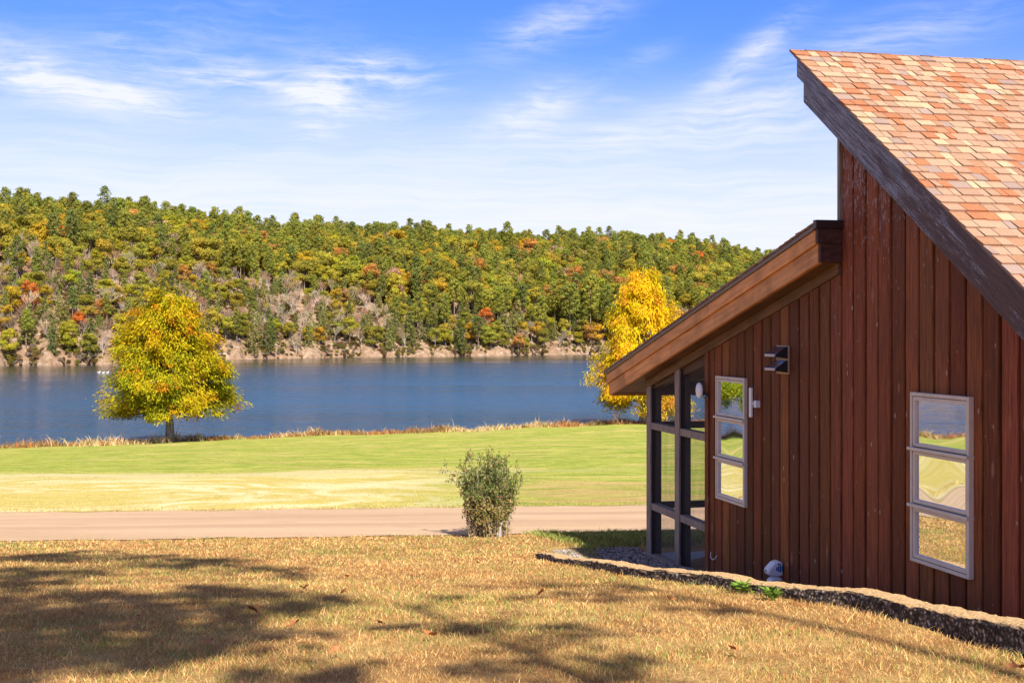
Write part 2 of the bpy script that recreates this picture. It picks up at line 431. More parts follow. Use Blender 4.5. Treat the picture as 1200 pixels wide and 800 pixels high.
def cards(ctr, nrm, along, size, aspect, tip=1.0):
    """leaf quads: centre, normal, long axis, length, width ratio -> verts, faces"""
    n = len(ctr)
    a = unit(along - nrm*np.sum(along*nrm, -1, keepdims=True)); b = np.cross(nrm, a)
    s = np.broadcast_to(np.asarray(size, float), (n,))[:, None]*.5; wv = s*np.broadcast_to(np.asarray(aspect, float), (n,))[:, None]
    V = np.stack([ctr - a*s - b*wv*.35, ctr - a*s*.1 - b*wv, ctr + a*s - b*wv*.12*tip, ctr + a*s + b*wv*.12*tip, ctr - a*s*.1 + b*wv, ctr - a*s + b*wv*.35], 1).reshape(-1, 3)
    f = np.arange(n*6).reshape(n, 6)
    return V, f

def blobs(ctr, nrm, size, r=rng):
    """irregular 5-gon leaf clumps"""
    n = len(ctr); al = rvec(n, r); a = unit(al - nrm*np.sum(al*nrm, -1, keepdims=True)); b = np.cross(nrm, a)
    s = np.broadcast_to(np.asarray(size, float), (n,))
    V = []
    for k in range(5):
        an = 2*math.pi*k/5 + r.uniform(-.4, .4, n); rr = s*r.uniform(.35, .72, n)
        V.append(ctr + a*(np.cos(an)*rr)[:, None] + b*(np.sin(an)*rr)[:, None] + nrm*(r.uniform(-.12, .12, n)*s)[:, None])
    V = np.stack(V, 1).reshape(-1, 3)
    return V, np.arange(n*5).reshape(n, 5)

def segs_mesh(segs, n=4):
    """list of (p0,p1,r0,r1) -> tubes"""
    S = np.array([np.concatenate([s[0], s[1], [s[2], s[3]]]) for s in segs])
    p0, p1, r0, r1 = S[:, :3], S[:, 3:6], S[:, 6], S[:, 7]
    d = unit(p1 - p0); up = np.where(np.abs(d[:, 2:3]) > .9, np.array([[1, 0, 0]]), np.array([[0, 0, 1]]))
    u = unit(np.cross(d, up)); v = np.cross(d, u)
    ring = []
    for P, R in ((p0, r0), (p1, r1)):
        for k in range(n):
            a = 2*math.pi*k/n
            ring.append(P + (u*math.cos(a) + v*math.sin(a))*R[:, None])
    V = np.stack(ring, 1).reshape(-1, 3); m = len(S); base = (np.arange(m)*2*n)[:, None]
    f = np.concatenate([base + np.array([[k, (k+1) % n, n + (k+1) % n, n + k]]) for k in range(n)])
    return V, f

def leaf_mat(name, tinted=True, trans=.5):
    t = NT(name)
    c = t.col()
    if tinted:
        a = t.n('Attribute', attribute_name='tint', attribute_type='INSTANCER')
        c = t.mix(1.0, a.outputs['Color'], c, 'MULTIPLY')
    d = t.n('BsdfDiffuse'); tr = t.n('BsdfTranslucent'); mx = t.n('MixShader'); mx.inputs[0].default_value = trans
    t.l(c, d.inputs[0]); t.l(c, tr.inputs[0]); t.l(d.outputs[0], mx.inputs[1]); t.l(tr.outputs[0], mx.inputs[2]); t.l(mx.outputs[0], t.out.inputs[0])
    return t.m
def bark_mat(name, c1, c2):
    t = NT(name); p = t.objc()
    n = t.noise(t.scale(p, (6, 6, 1)), 1.2, 5, .65)
    t.bsdf(t.mix(t.smooth(n, .35, .65), c1, c2), .9, t.bump(n, .8, .03), .1); return t.m
M_LEAF = leaf_mat('forest_foliage'); M_CYP = leaf_mat('cypress_foliage', False, .35); M_NEEDLE = leaf_mat('pine_needles', True, .08)
M_BARK = bark_mat('grey_bark', (.16, .13, .11), (.34, .30, .26)); M_PBARK = bark_mat('pine_bark', (.14, .09, .06), (.32, .24, .18))
M_BARE = bark_mat('bare_twigs', (.30, .25, .21), (.48, .42, .36))

def puff_crown(puffs, nper, size, seed, spread=.5, bright=(.7, 1.2)):
    r = np.random.default_rng(seed); Vs, Fs, Cs = [], [], []; b = 0
    for (c, rad) in puffs:
        n = max(6, int(nper*(rad[0]*rad[1]*rad[2])**(2/3)/1.0))
        d = rvec(n, r); d[:, 2] = np.where((d[:, 2] < -.3) & (r.random(n) < .6), -d[:, 2], d[:, 2])
        ctr = np.array(c) + d*np.array(rad)*r.uniform(.6, 1.22, n)[:, None]
        nr = unit(d + spread*rvec(n, r))
        V, f = blobs(ctr, nr, size*r.uniform(.6, 1.3, n), r)
        k = r.uniform(*bright)*r.uniform(.85, 1.15, n)
        hue = r.normal(0, .06)
        col = np.stack([k*(1+hue), k, k*(1-.5*hue)], 1)
        Vs.append(V); Fs.append(f + b); Cs.append(np.repeat(col, 5, 0)); b += len(V)
    return np.concatenate(Vs), np.concatenate(Fs), np.concatenate(Cs)

def oak(seed, H=13, R=4.4, low=.22):
    r = np.random.default_rng(seed); puffs = []
    for i in range(26):
        hz = r.uniform(low + .08, .93); prof = math.sin(min(1, (hz - low)/(1 - low))**.75*math.pi*.94)**.6
        a = i*2.4 + r.uniform(-.4, .4); q = R*prof*r.uniform(.35, .85)
        rad = R*r.uniform(.20, .44)
        puffs.append(((q*math.cos(a), q*math.sin(a), H*hz), (rad, rad, rad*.75)))
    V, f, c = puff_crown(puffs, 78, .44, seed, .62, (.80, 1.18))
    sg = [((0, 0, -.6), (0, 0, H*.45), .22, .15)]
    for pf in puffs[::2]:
        z0 = H*r.uniform(.25, .45); sg.append(((0, 0, z0), pf[0], .10, .03))
    return (V, f, c), segs_mesh(sg, 5)

def pine(seed, H=18, R=3.0, bare=.45):
    r = np.random.default_rng(seed); puffs = []; sg = [((0, 0, -.8), (0, 0, H*.6), .24, .15), ((0, 0, H*.6), (.1, .1, H*.97), .15, .04)]
    n = 30
    for i in range(n):
        h = bare + (1 - bare)*(i + .5)/n; k = (h - bare)/(1 - bare)
        prof = min(1, .6 + 1.8*k) * (1 - k**3.2*.72)
        a = i*2.4 + r.uniform(-.5, .5); q = R*prof*r.uniform(.35, 1.0)
        rad = r.uniform(.75, 1.25)*(1.1 - .2*k); c = (q*math.cos(a), q*math.sin(a), H*h)
        puffs.append((c, (rad, rad, rad*.72))); sg.append(((0, 0, H*h - q*.25), c, .05, .02))
    puffs.append(((0, 0, H*.97), (.6, .6, .8)))
    V, f, c = puff_crown(puffs, 70, .42, seed, .5, (.85, 1.15))
    return (V, f, c), segs_mesh(sg, 5)

def cedar(seed, H=7.5, R=1.9):
    r = np.random.default_rng(seed); puffs = []
    for i in range(30):
        h = .08 + .9*(i + .5)/30; q = R*(1 - h)**.75*r.uniform(.3, .95)*1.05; a = i*2.4 + r.uniform(-.4, .4)
        rad = r.uniform(.4, .7)*(1.15 - .6*h)
        puffs.append(((q*math.cos(a), q*math.sin(a), H*h), (rad, rad, rad*1.25)))
    V, f, c = puff_crown(puffs, 80, .34, seed, .5, (.85, 1.15))
    return (V, f, c), segs_mesh([((0, 0, -.6), (0, 0, H*.8), .13, .03)], 5)

def bare_segs(seed, H=11, spread=.62, levels=4, r0=.17, kids=(4, 5)):
    r = np.random.default_rng(seed); out = []
    def grow(p, d, ln, rad, lev):
        q = p + d*ln; out.append((p, q, rad, rad*.62))
        if lev == 0: return
        for k in range(r.integers(*kids)):
            nd = unit(d + spread*rvec(1, r)[0] + np.array([0, 0, .18])); grow(p + d*ln*r.uniform(.55, 1), nd, ln*r.uniform(.55, .82), rad*.55, lev - 1)
    grow(np.array([0, 0, -.6]), unit(np.array([r.uniform(-.08, .08), r.uniform(-.08, .08), 1.])), H*.36, r0, levels)
    return out

protos = {}      # kind -> list of (crown_mesh, trunk_mesh)
def add_proto(kind, crown, trunk, bark=M_BARK):
    cm = np_mesh(kind + '_crown', crown[0], crown[1], [M_LEAF], crown[2]); tm = np_mesh(kind + '_trunk', trunk[0], trunk[1], [bark])
    protos.setdefault(kind, []).append((cm, tm))
for s in (11, 12, 13): add_proto('broadleaf', *oak(s, 12.5, 4.3, [.2, .26, .3][s-11]))
for s in (21, 22, 23): add_proto('pine', *pine(s, 17, 2.7, [.42, .5, .36][s-21]), bark=M_PBARK)
for s in (31, 32): add_proto('cedar', *cedar(s))
for s in (41, 42, 43):
    sg = bare_segs(s, 11, .6, 4); big = [q for q in sg if q[2] > .05]; tw = [q for q in sg if q[2] <= .05]
    V, f = segs_mesh([(q[0], q[1], max(q[2], .035), max(q[3], .022)) for q in tw], 3)
    cm = np_mesh('twig_crown', V, f, [M_LEAF], np.random.default_rng(s).uniform(.8, 1.2, (len(V), 1))*np.ones((1, 3)))
    V, f = segs_mesh(big, 5); protos.setdefault('bare', []).append((cm, np_mesh('bare_trunk', V, f, [M_BARE])))

# ------------------------------------------------------------------ forest layout
PAL = {
    'broadleaf': [((.37, .32, .038), 34), ((.285, .275, .036), 30), ((.46, .33, .03), 13), ((.44, .25, .055), 8), ((.52, .18, .035), 1.4), ((.40, .27, .13), 3), ((.36, .34, .03), 14)],
    'pine': [((.235, .255, .04), 6), ((.29, .295, .042), 6), ((.19, .215, .045), 3)],
    'cedar': [((.20, .21, .05), 5), ((.25, .245, .065), 4), ((.15, .175, .042), 3)],
    'bare': [((.70, .62, .52), 6), ((.58, .46, .35), 3), ((.60, .40, .28), 2)],
}
COLNAME = {
    'broadleaf': ['olive green', 'dark green', 'golden yellow', 'orange brown', 'bright orange', 'rusty tan', 'lime green'],
    'pine': ['mid green', 'light green', 'deep green'], 'cedar': ['dull green', 'olive', 'dark green'], 'bare': ['pale grey', 'grey brown', 'reddish'],
}
r2 = np.random.default_rng(99)
trees = []   # dict
def pick(kind):
    wts = np.array([q[1] for q in PAL[kind]], float); i = r2.choice(len(wts), p=wts/wts.sum())
    c = np.array(PAL[kind][i][0])*(np.array([1.22, 1.17, 1.4]) if kind != 'bare' else np.array([1.0, .93, .80]))*r2.uniform(.86, 1.16)*r2.uniform(.94, 1.06, 3); return i, c
def add_tree(s, t, kind, sc=1.0, ci=None, jitter=True):
    i, c = pick(kind)
    if ci is not None: i = ci; c = np.array(PAL[kind][ci][0])*(np.array([1.22, 1.17, 1.4]) if kind != 'bare' else np.array([1.0, .93, .80]))*r2.uniform(.9, 1.1)
    y = float(far_shore(s)) + t
    trees.append(dict(s=s, t=t, kind=kind, var=int(r2.integers(len(protos[kind]))), ci=i, tint=c, loc=(s*y, y, float(hill_z(np.array(s), np.array(t))) - .2), rz=r2.uniform(0, 6.28), sc=sc*r2.uniform(.82, 1.18), sz=r2.uniform(.9, 1.12)))
t = 3.0
while t < 285:
    step_t = 4.2 if t < 60 else 4.9
    s = -1.7
    while s < .5:
        y = float(far_shore(s)) + t
        inframe = -.47 < s < .28
        sp = ((4.6 if t < 60 else 4.9) if inframe else 10.0)
        s += sp/y*r2.uniform(.75, 1.25)
        tt = t + r2.uniform(-2.2, 2.2)
        if not inframe and r2.random() < .3: continue
        left = 1 - float(sstep(np.array(s), -.18, -.02)); bank = 1 - float(sstep(np.array(tt), 16 + 22*left, 44 + 38*left))
        gap = float(vnoise(np.array(s*430), np.array(tt), .11, 3.0))
        if tt < 4 and r2.random() < .45: continue
        if bank > .3 and (gap > .55 or r2.random() < .05) and left > .3: continue
        u = r2.random()
        if bank > .5:
            if left > .5: kind = 'cedar' if u < .27 else 'bare' if u < .70 else 'broadleaf' if u < .95 else 'pine'
            else: kind = 'cedar' if u < .34 else 'pine' if u < .52 else 'bare' if u < .64 else 'broadleaf'
            sc = {'cedar': 1.0, 'bare': .8, 'broadleaf': .58, 'pine': .62 if left > .5 else .85}[kind]
        else:
            kind = 'broadleaf' if u < (.56 if tt < 195 else .36) else 'pine' if u < .955 else 'bare' if u < .975 else 'cedar'
            sc = {'cedar': 1.3, 'bare': 1.0, 'broadleaf': r2.uniform(.62, 1.02), 'pine': r2.uniform(.64, .9)}[kind]
        add_tree(s, tt, kind, sc)
    t += step_t
def at(px, t): return (px - 600)/F, t
# trees the photo shows singly
for px, tt, kind, sc, ci in [(107, 4, 'cedar', 1.35, 2), (318, 5, 'cedar', 1.45, 2), (303, 8, 'cedar', 1.1, 1), (60, 9, 'cedar', 1.4, 0), (30, 8, 'cedar', 1.3, 1), (375, 7, 'cedar', 1.35, 0), (430, 6, 'cedar', 1.5, 1),
        (480, 9, 'cedar', 1.6, 0), (455, 8, 'cedar', 1.5, 0), (538, 4, 'cedar', 1.1, 2), (570, 16, 'broadleaf', .8, 4), (520, 22, 'cedar', 1.7, 0), (590, 15, 'cedar', 1.7, 0), (608, 12, 'cedar', 1.6, 1),
        (617, 3, 'broadleaf', .3, 6), (640, 14, 'cedar', 1.2, 0), (668, 8, 'pine', 1.25, 0), (662, 16, 'pine', 1.2, 1), (684, 12, 'pine', 1.25, 0), (692, 9, 'pine', 1.15, 1), (700, 16, 'pine', 1.2, 0), (650, 20, 'pine', 1.1, 1), (675, 22, 'pine', 1.2, 2), (712, 12, 'pine', 1.2, 0), (735, 12, 'pine', 1.2, 1), (760, 14, 'pine', 1.2, 0),
        (548, 60, 'bare', 1.15, 0), (460, 48, 'broadleaf', .9, 5), (605, 52, 'broadleaf', .95, 5), (608, 26, 'broadleaf', .75, 5), (440, 62, 'broadleaf', .9, 5), (600, 150, 'broadleaf', 1.15, 4), (568, 142, 'broadleaf', .8, 4), (498, 136, 'broadleaf', 1.0, 4), (465, 140, 'broadleaf', 1.1, 2),
        (232, 110, 'broadleaf', 1.1, 2), (222, 76, 'bare', 1.3, 0), (200, 84, 'bare', 1.2, 2), (640, 40, 'broadleaf', 1.1, 3), (660, 46, 'broadleaf', 1.0, 3), (630, 34, 'broadleaf', .9, 3), (820, 120, 'broadleaf', 1.2, 4),
        (352, 9, 'bare', .95, 0), (358, 14, 'bare', .9, 0), (395, 12, 'bare', 1.05, 0), (333, 50, 'bare', 1.15, 0), (93, 14, 'broadleaf', .4, 4), (6, 16, 'broadleaf', .6, 2), (48, 70, 'broadleaf', .8, 2), (22, 62, 'bare', 1.2, 0),
        (40, 236, 'broadleaf', 1.1, 3), (162, 232, 'pine', 1.0, 0), (575, 238, 'pine', 1.2, 2), (640, 238, 'pine', 1.2, 2), (655, 236, 'pine', 1.15, 0), (664, 238, 'pine', 1.2, 2), (690, 238, 'pine', 1.0, 2), (480, 238, 'pine', 1.05, 2)]:
    add_tree(*at(px, tt), kind, sc, ci); trees[-1]['single'] = True

# choose the individuals: the named ones and the front row on the far bank
def score(q): return 0 if q.get('single') else (1 if (q['t'] < 26 and -.385 < q['s'] < .105) else 2)
singles = [q for q in trees if score(q) == 0] + [q for q in trees if score(q) == 1]
singles = singles[:190]
ids = {id(q) for q in singles}
mass = [q for q in trees if id(q) not in ids]

KN = {'broadleaf': ('broadleaf_tree', 'broadleaf tree'), 'pine': ('pine_tree', 'tall pine'), 'cedar': ('cedar_tree', 'bushy cedar'), 'bare': ('bare_tree', 'leafless tree')}
ORD = ['', 'second', 'third', 'fourth', 'fifth', 'sixth', 'seventh', 'eighth', 'ninth', 'tenth', 'eleventh', 'twelfth', 'thirteenth', 'fourteenth', 'fifteenth', 'sixteenth', 'seventeenth', 'eighteenth', 'nineteenth', 'twentieth']
def ordn(i): return 'leftmost' if i == 0 else (ORD[i] + ' from the left' if i < len(ORD) else f'{i+1}th from the left')
def row(q): return 'at the far waterline' if q['t'] < 11 else 'just up the far bank' if q['t'] < 27 else 'halfway up far hillside' if q['t'] < 180 else 'on the hill skyline'
def place_tree(q, label):
    nm, _ = KN[q['kind']]
    e = empty(nm, q['loc'], label, 'tree', 'trees on the far shore', q['rz']); e.scale = (q['sc'], q['sc'], q['sc']*q['sz'])
    cm, tm = protos[q['kind']][q['var']]
    c = obj('crown', cm, e); c['tint'] = [float(v) for v in q['tint']]
    tr = obj('trunk', tm, e)
    return c, tr
buckets = {}
for q in singles: buckets.setdefault((q['kind'], q['ci'], row(q)), []).append(q)
proto_objs = {}
for (kind, ci, rw), qs in buckets.items():
    qs.sort(key=lambda q: q['s'])
    for i, q in enumerate(qs):
        base = f"{COLNAME[kind][ci]} {KN[kind][1]} {rw}"
        lab = base if len(qs) == 1 else base + ', ' + ordn(i)
        c, tr = place_tree(q, lab)
        proto_objs.setdefault((q['kind'], q['var']), (c, tr))
for kind in protos:
    for v in range(len(protos[kind])): assert (kind, v) in proto_objs, (kind, v)

# low brush on the far bank joins the mass
for i in range(3600):
    s = r2.uniform(-.45, .3); tt = abs(r2.normal(0, 7 if i < 1700 else 34)) + .6
    if tt > 85: continue
    y = float(far_shore(s)) + tt
    c = [(.30, .17, .07), (.34, .22, .10), (.20, .15, .05), (.30, .23, .04), (.24, .24, .06), (.34, .32, .06), (.46, .38, .28), (.40, .30, .20)][r2.integers(8)]
    mass.append(dict(s=s, t=tt, kind='broadleaf', var=int(r2.integers(3)), tint=np.array(c), loc=(s*y, y, float(hill_z(np.array(s), np.array(tt))) - .5), rz=r2.uniform(0, 6), sc=r2.uniform(.09, .19 if tt < 15 else .30), sz=.8))

def scatter(name, items, proto_objs, **kw):
    me = bpy.data.meshes.new(name); n = len(items)
    me.vertices.add(n); me.vertices.foreach_set('co', np.array([q['loc'] for q in items], np.float32).ravel())
    keys = sorted(proto_objs); ki = {k: i for i, k in enumerate(keys)}
    def attr(nm, typ, prop, arr):
        a = me.attributes.new(nm, typ, 'POINT'); a.data.foreach_set(prop, np.asarray(arr).ravel())
    attr('rot', 'FLOAT_VECTOR', 'vector', np.array([(0, 0, q['rz']) for q in items], np.float32))
    attr('scl', 'FLOAT_VECTOR', 'vector', np.array([(q['sc'], q['sc'], q['sc']*q['sz']) for q in items], np.float32))
    attr('tint', 'FLOAT_COLOR', 'color', np.array([(*q['tint'], 1) for q in items], np.float32))
    attr('knd', 'INT', 'value', np.array([ki[(q['kind'], q['var'])] for q in items], np.int32))
    o = obj(name, me, **kw)
    g = bpy.data.node_groups.new(name, 'GeometryNodeTree')
    g.interface.new_socket('Geometry', in_out='INPUT', socket_type='NodeSocketGeometry'); g.interface.new_socket('Geometry', in_out='OUTPUT', socket_type='NodeSocketGeometry')
    N = g.nodes.new; gi = N('NodeGroupInput'); go = N('NodeGroupOutput'); jn = N('GeometryNodeJoinGeometry')
    def named(nm, typ):
        q = N('GeometryNodeInputNamedAttribute'); q.data_type = typ; q.inputs[0].default_value = nm; return q.outputs[0]
    rot, scl, knd = named('rot', 'FLOAT_VECTOR'), named('scl', 'FLOAT_VECTOR'), named('knd', 'INT')
    for k in keys:
        ip = N('GeometryNodeInstanceOnPoints'); cmp_ = N('FunctionNodeCompare'); cmp_.data_type = 'INT'; cmp_.operation = 'EQUAL'
        ia = [x for x in cmp_.inputs if x.type == 'INT' and x.enabled]
        g.links.new(knd, ia[0]); ia[1].default_value = ki[k]
        pj = N('GeometryNodeJoinGeometry')
        for po in proto_objs[k]:
            oi = N('GeometryNodeObjectInfo'); oi.transform_space = 'ORIGINAL'; oi.inputs['Object'].default_value = po; g.links.new(oi.outputs['Geometry'], pj.inputs[0])
        g.links.new(gi.outputs[0], ip.inputs['Points']); g.links.new(cmp_.outputs[0], ip.inputs['Selection']); g.links.new(pj.outputs[0], ip.inputs['Instance'])
        g.links.new(rot, ip.inputs['Rotation']); g.links.new(scl, ip.inputs['Scale']); g.links.new(ip.outputs[0], jn.inputs[0])
    g.links.new(jn.outputs[0], go.inputs[0])
    md = o.modifiers.new('scatter', 'NODES'); md.node_group = g
    return o
scatter('forest', mass, proto_objs, kind='stuff', label='dense autumn woodland of green, yellow and orange trees covering the far hills', cat='forest')
print('trees', len(trees), 'singles', len(singles), 'mass', len(mass))

# ------------------------------------------------------------------ the two lakeside cypresses
def cypress(loc, H, prof, seed, cols, label, hang=.45, nb=104, low=.24):
    r = np.random.default_rng(seed)
    e = empty('cypress_tree', loc, label, 'tree')
    sg = []; k = 14; HT_ = H*1.0 + .3
    for i in range(k):
        z0, z1 = -.3 + HT_*i/k, -.3 + HT_*(i+1)/k
        rr = lambda z: max(.02, .30*max(0, 1 - z/H)**.9 + (.12*math.exp(-max(z, 0)/.5)))
        sg.append(((.06*math.sin(i), .05*math.cos(i*1.3), z0), (.06*math.sin(i+1), .05*math.cos((i+1)*1.3), z1), rr(z0), rr(z1)))
    tv, tf = segs_mesh(sg, 9)
    bs = []; Cc, Nn, Al, Sz, Co = [], [], [], [], []
    hs = [p[0] for p in prof]; rs = [p[1] for p in prof]
    for i in range(nb):
        h = low + (.985 - low)*((i + r.uniform(0, 1))/nb)**1.12
        a = i*2.39996 + r.uniform(-.35, .35)
        Ln = np.interp(h, hs, rs)*r.uniform(.72, 1.08)*(1 + .13*math.sin(a*3 + h*9 + seed))
        rise = (.55 - .25*h)*Ln*.35 + r.uniform(-.1, .1)*Ln
        z0 = h*H - .10*Ln + r.normal(0, .28); pts = []
        for q in np.linspace(0, 1, 7):
            rad = Ln*q; pts.append(np.array([rad*math.cos(a + .25*q*math.sin(i)), rad*math.sin(a + .25*q*math.sin(i)), z0 + rise*2.2*q - rise*1.7*q*q]))
        for j in range(6): bs.append((pts[j], pts[j+1], .055*(1 - j/6.5)*(.4 + Ln/5), .055*(1 - (j+1)/6.5)*(.4 + Ln/5)))
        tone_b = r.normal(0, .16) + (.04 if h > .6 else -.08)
        ns = int(5 + Ln*4.6)
        for k_ in range(ns):
            q = r.uniform(.22, 1.0)**.75; idx = min(5, int(q*6)); p = pts[idx] + (pts[idx+1] - pts[idx])*(q*6 - idx)
            side = r.uniform(-1, 1)*Ln*.30*(1.1 - .55*q); tang = np.array([-math.sin(a), math.cos(a), 0])
            c0 = p + tang*side + np.array([0, 0, r.normal(-.02, .3)])
            out = unit(np.array([math.cos(a), math.sin(a), 0]) + tang*side*.4)
            n = int(r.integers(36, 56)); kk = r.random(n)
            ax = out*1.0 + np.array([0, 0, -hang])
            ctr = c0 + unit(ax)*(kk*.85 - .25)[:, None] + r.normal(0, 1, (n, 3))*np.array([.19, .19, .2])
            ctr[:, 2] = np.maximum(ctr[:, 2], H*(low - .10) + r.uniform(0, .5, n))
            nrm = unit(np.array([0, 0, 1.05 - .6*hang]) + out*(.3 + .4*hang) + r.normal(0, .6, (n, 3)))
            al = unit(ax + r.normal(0, .5, (n, 3)) + np.array([0, 0, -.7*hang]))
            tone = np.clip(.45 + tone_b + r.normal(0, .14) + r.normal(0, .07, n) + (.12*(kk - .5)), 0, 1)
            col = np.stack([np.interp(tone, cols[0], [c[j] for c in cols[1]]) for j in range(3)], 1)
            org = r.random() < cols[2]*(1.6 if q > .8 else .6)
            if org: col = col*.35 + np.array(cols[3])*.65
            col = col*r.uniform(.8, 1.2, (n, 1))
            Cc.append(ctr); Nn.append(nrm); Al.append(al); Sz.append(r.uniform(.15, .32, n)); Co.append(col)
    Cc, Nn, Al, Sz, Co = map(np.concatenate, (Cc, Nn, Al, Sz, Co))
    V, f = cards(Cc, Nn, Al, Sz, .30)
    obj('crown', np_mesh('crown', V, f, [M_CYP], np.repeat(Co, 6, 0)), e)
    V, f = segs_mesh(bs, 5); obj('trunk', np_mesh('trunk', np.concatenate([tv, V]), np.concatenate([tf, f + len(tv)]), [bark_mat('cypress_bark', (.15, .12, .10), (.42, .37, .32))]), e)
    print('cypress cards', len(Cc))
    return e
xl, yl = -.261*90.6, 90.6
cypress((xl, yl, float(ground_z(xl, yl))), 10.1, [(0, 3.6), (.13, 4.3), (.22, 4.65), (.32, 4.55), (.5, 4.05), (.66, 3.5), (.78, 3.0), (.87, 2.4), (.94, 1.75), (1, 1.0)], 3,
        ([0, .3, .55, .8, 1], [(.16, .19, .012), (.31, .31, .014), (.49, .395, .014), (.60, .40, .016), (.60, .31, .018)], .08, (.72, .24, .02)),
        'broad golden cypress with short grey trunk standing on the near lake shore')
xr, yr = .0995*108.5, 108.5
cypress((xr, yr, float(ground_z(xr, yr))), 12.6, [(0, 4.0), (.10, 4.3), (.3, 4.0), (.55, 3.5), (.75, 2.7), (.9, 1.7), (1, .6)], 8,
        ([0, .3, .55, .8, 1], [(.42, .37, .014), (.64, .49, .014), (.80, .56, .016), (.80, .50, .016), (.80, .36, .03)], .16, (.80, .27, .04)),
        'tall orange and yellow cypress by the water, partly hidden behind the cabin roof', hang=1.0, nb=92, low=.13)

cypress((-39.5, 73.5, float(ground_z(-39.5, 73.5))), 12.0, [(0, 4.4), (.13, 5), (.3, 5), (.5, 4.4), (.7, 3.4), (.87, 2.2), (.95, 1.3), (1, .6)], 5,
        ([0, .3, .55, .8, 1], [(.14, .20, .02), (.22, .28, .02), (.32, .34, .025), (.42, .36, .03), (.5, .34, .03)], .03, (.5, .3, .03)),
        'green lakeside cypress left of the view, mirrored in the left window', hang=.8, nb=80)
# ------------------------------------------------------------------ trees behind the viewpoint whose shadows fall on the lawn
def lawn_pt(px, py):
    v = (py - 390)/F; Y = 8.0
    for _ in range(40): Y = -float(ground_z((px-600)/F*Y, Y))/v
    return (px - 600)/F*Y, Y
def shadow_puffs(base_pt, hc, items, seed):
    """items: (px,py,radius). The puff floats on the sun ray of that lawn point at a height near the crown"""
    r = np.random.default_rng(seed); out = []; k = 1/math.tan(SUN_EL)
    (bx, by) = base_pt; zb = float(ground_z(bx, by)); sx, sy = math.sin(SUN_AZ)*k, -math.cos(SUN_AZ)*k
    for px, py, rad in items:
        gx_, gy_ = lawn_pt(px, py); gz = float(ground_z(gx_, gy_))
        # height where the ray is nearest to the trunk axis
        h = ((bx - gx_)*sx + (by - gy_)*sy)/(sx*sx + sy*sy); h += r.uniform(-.5, .5)
        out.append(((gx_ + sx*h - bx, gy_ + sy*h - by, gz + h - zb), (rad*.88, rad*.88, rad*.6)))
    return out
B1 = (.35, -6.0)
it1 = [(-60, 655, .8), (40, 655, .7), (100, 652, .7), (160, 655, .7), (215, 662, .6), (260, 660, .5), (300, 668, .45), (345, 676, .3), (-20, 690, .9), (20, 672, .6), (90, 672, .4), (130, 700, .45), (60, 702, .6),
       (120, 716, .7), (170, 712, .5), (215, 705, .5), (250, 692, .45), (290, 692, .5), (330, 700, .5), (370, 703, .4), (305, 712, .6), (260, 722, .5), (210, 735, .55), (150, 738, .7), (80, 735, .8), (20, 725, .6), (-40, 740, .8),
       (120, 762, .6), (190, 765, .55), (240, 745, .5), (40, 770, .4), (280, 740, .4), (350, 745, .28), (320, 760, .25), (350, 790, .45), (-30, 790, .5), (-90, 700, .9), (-110, 740, 1.)]
def tree_from(base, items, label, dens, size, seed, tr=.2, leaf=True):
    pf = shadow_puffs(base, 0, items, seed)
    e = empty('pine_tree', (base[0], base[1], float(ground_z(*base)) - .05), label, 'tree')
    V, f, c = puff_crown(pf, dens, size, seed, .9)
    o = obj('crown', np_mesh('crown', V, f, [M_NEEDLE], c), e); o['tint'] = [.09, .115, .025]
    top = max(p[0][2] for p in pf); sg = [((0, 0, -.3), (0, 0, top*.55), tr, tr*.75), ((0, 0, top*.55), (0, 0, top), tr*.75, .04)]
    for p in pf: sg.append(((0, 0, max(1.5, p[0][2] - .4)), p[0], .05, .025))
    V, f = segs_mesh(sg, 8); obj('trunk', np_mesh('trunk', V, f, [M_PBARK]), e)
tree_from(B1, it1, 'large pine out of view whose crown shades the left of the lawn', 240, .22, 61, .16)
# second, thin and sparse
gx_, gy_ = lawn_pt(1180, 788)
B2 = (gx_ + math.tan(SUN_AZ)*10.5, gy_ - 10.5)
it2 = [(660, 690, .30), (700, 700, .30), (740, 703, .22), (640, 684, .25), (780, 712, .2), (850, 716, .16), (560, 688, .22), (600, 700, .22)]
tree_from(B2, it2, 'slender pine out of view whose thin trunk shadow runs beside the stone kerb', 60, .17, 62, .085)
gx_, gy_ = lawn_pt(600, 760)
B3 = (gx_ + math.tan(SUN_AZ)*12, gy_ - 12)
it3 = [(595, 722, .22), (590, 740, .28), (600, 770, .28), (540, 735, .28), (620, 790, .4), (690, 770, .4), (660, 745, .3), (520, 700, .2), (560, 790, .3), (720, 795, .5), (650, 740, .25), (480, 735, .2), (700, 735, .25), (760, 770, .2)]
tree_from(B3, it3, 'sparse pine out of view whose broken shadow falls mid lawn', 60, .18, 63, .09)

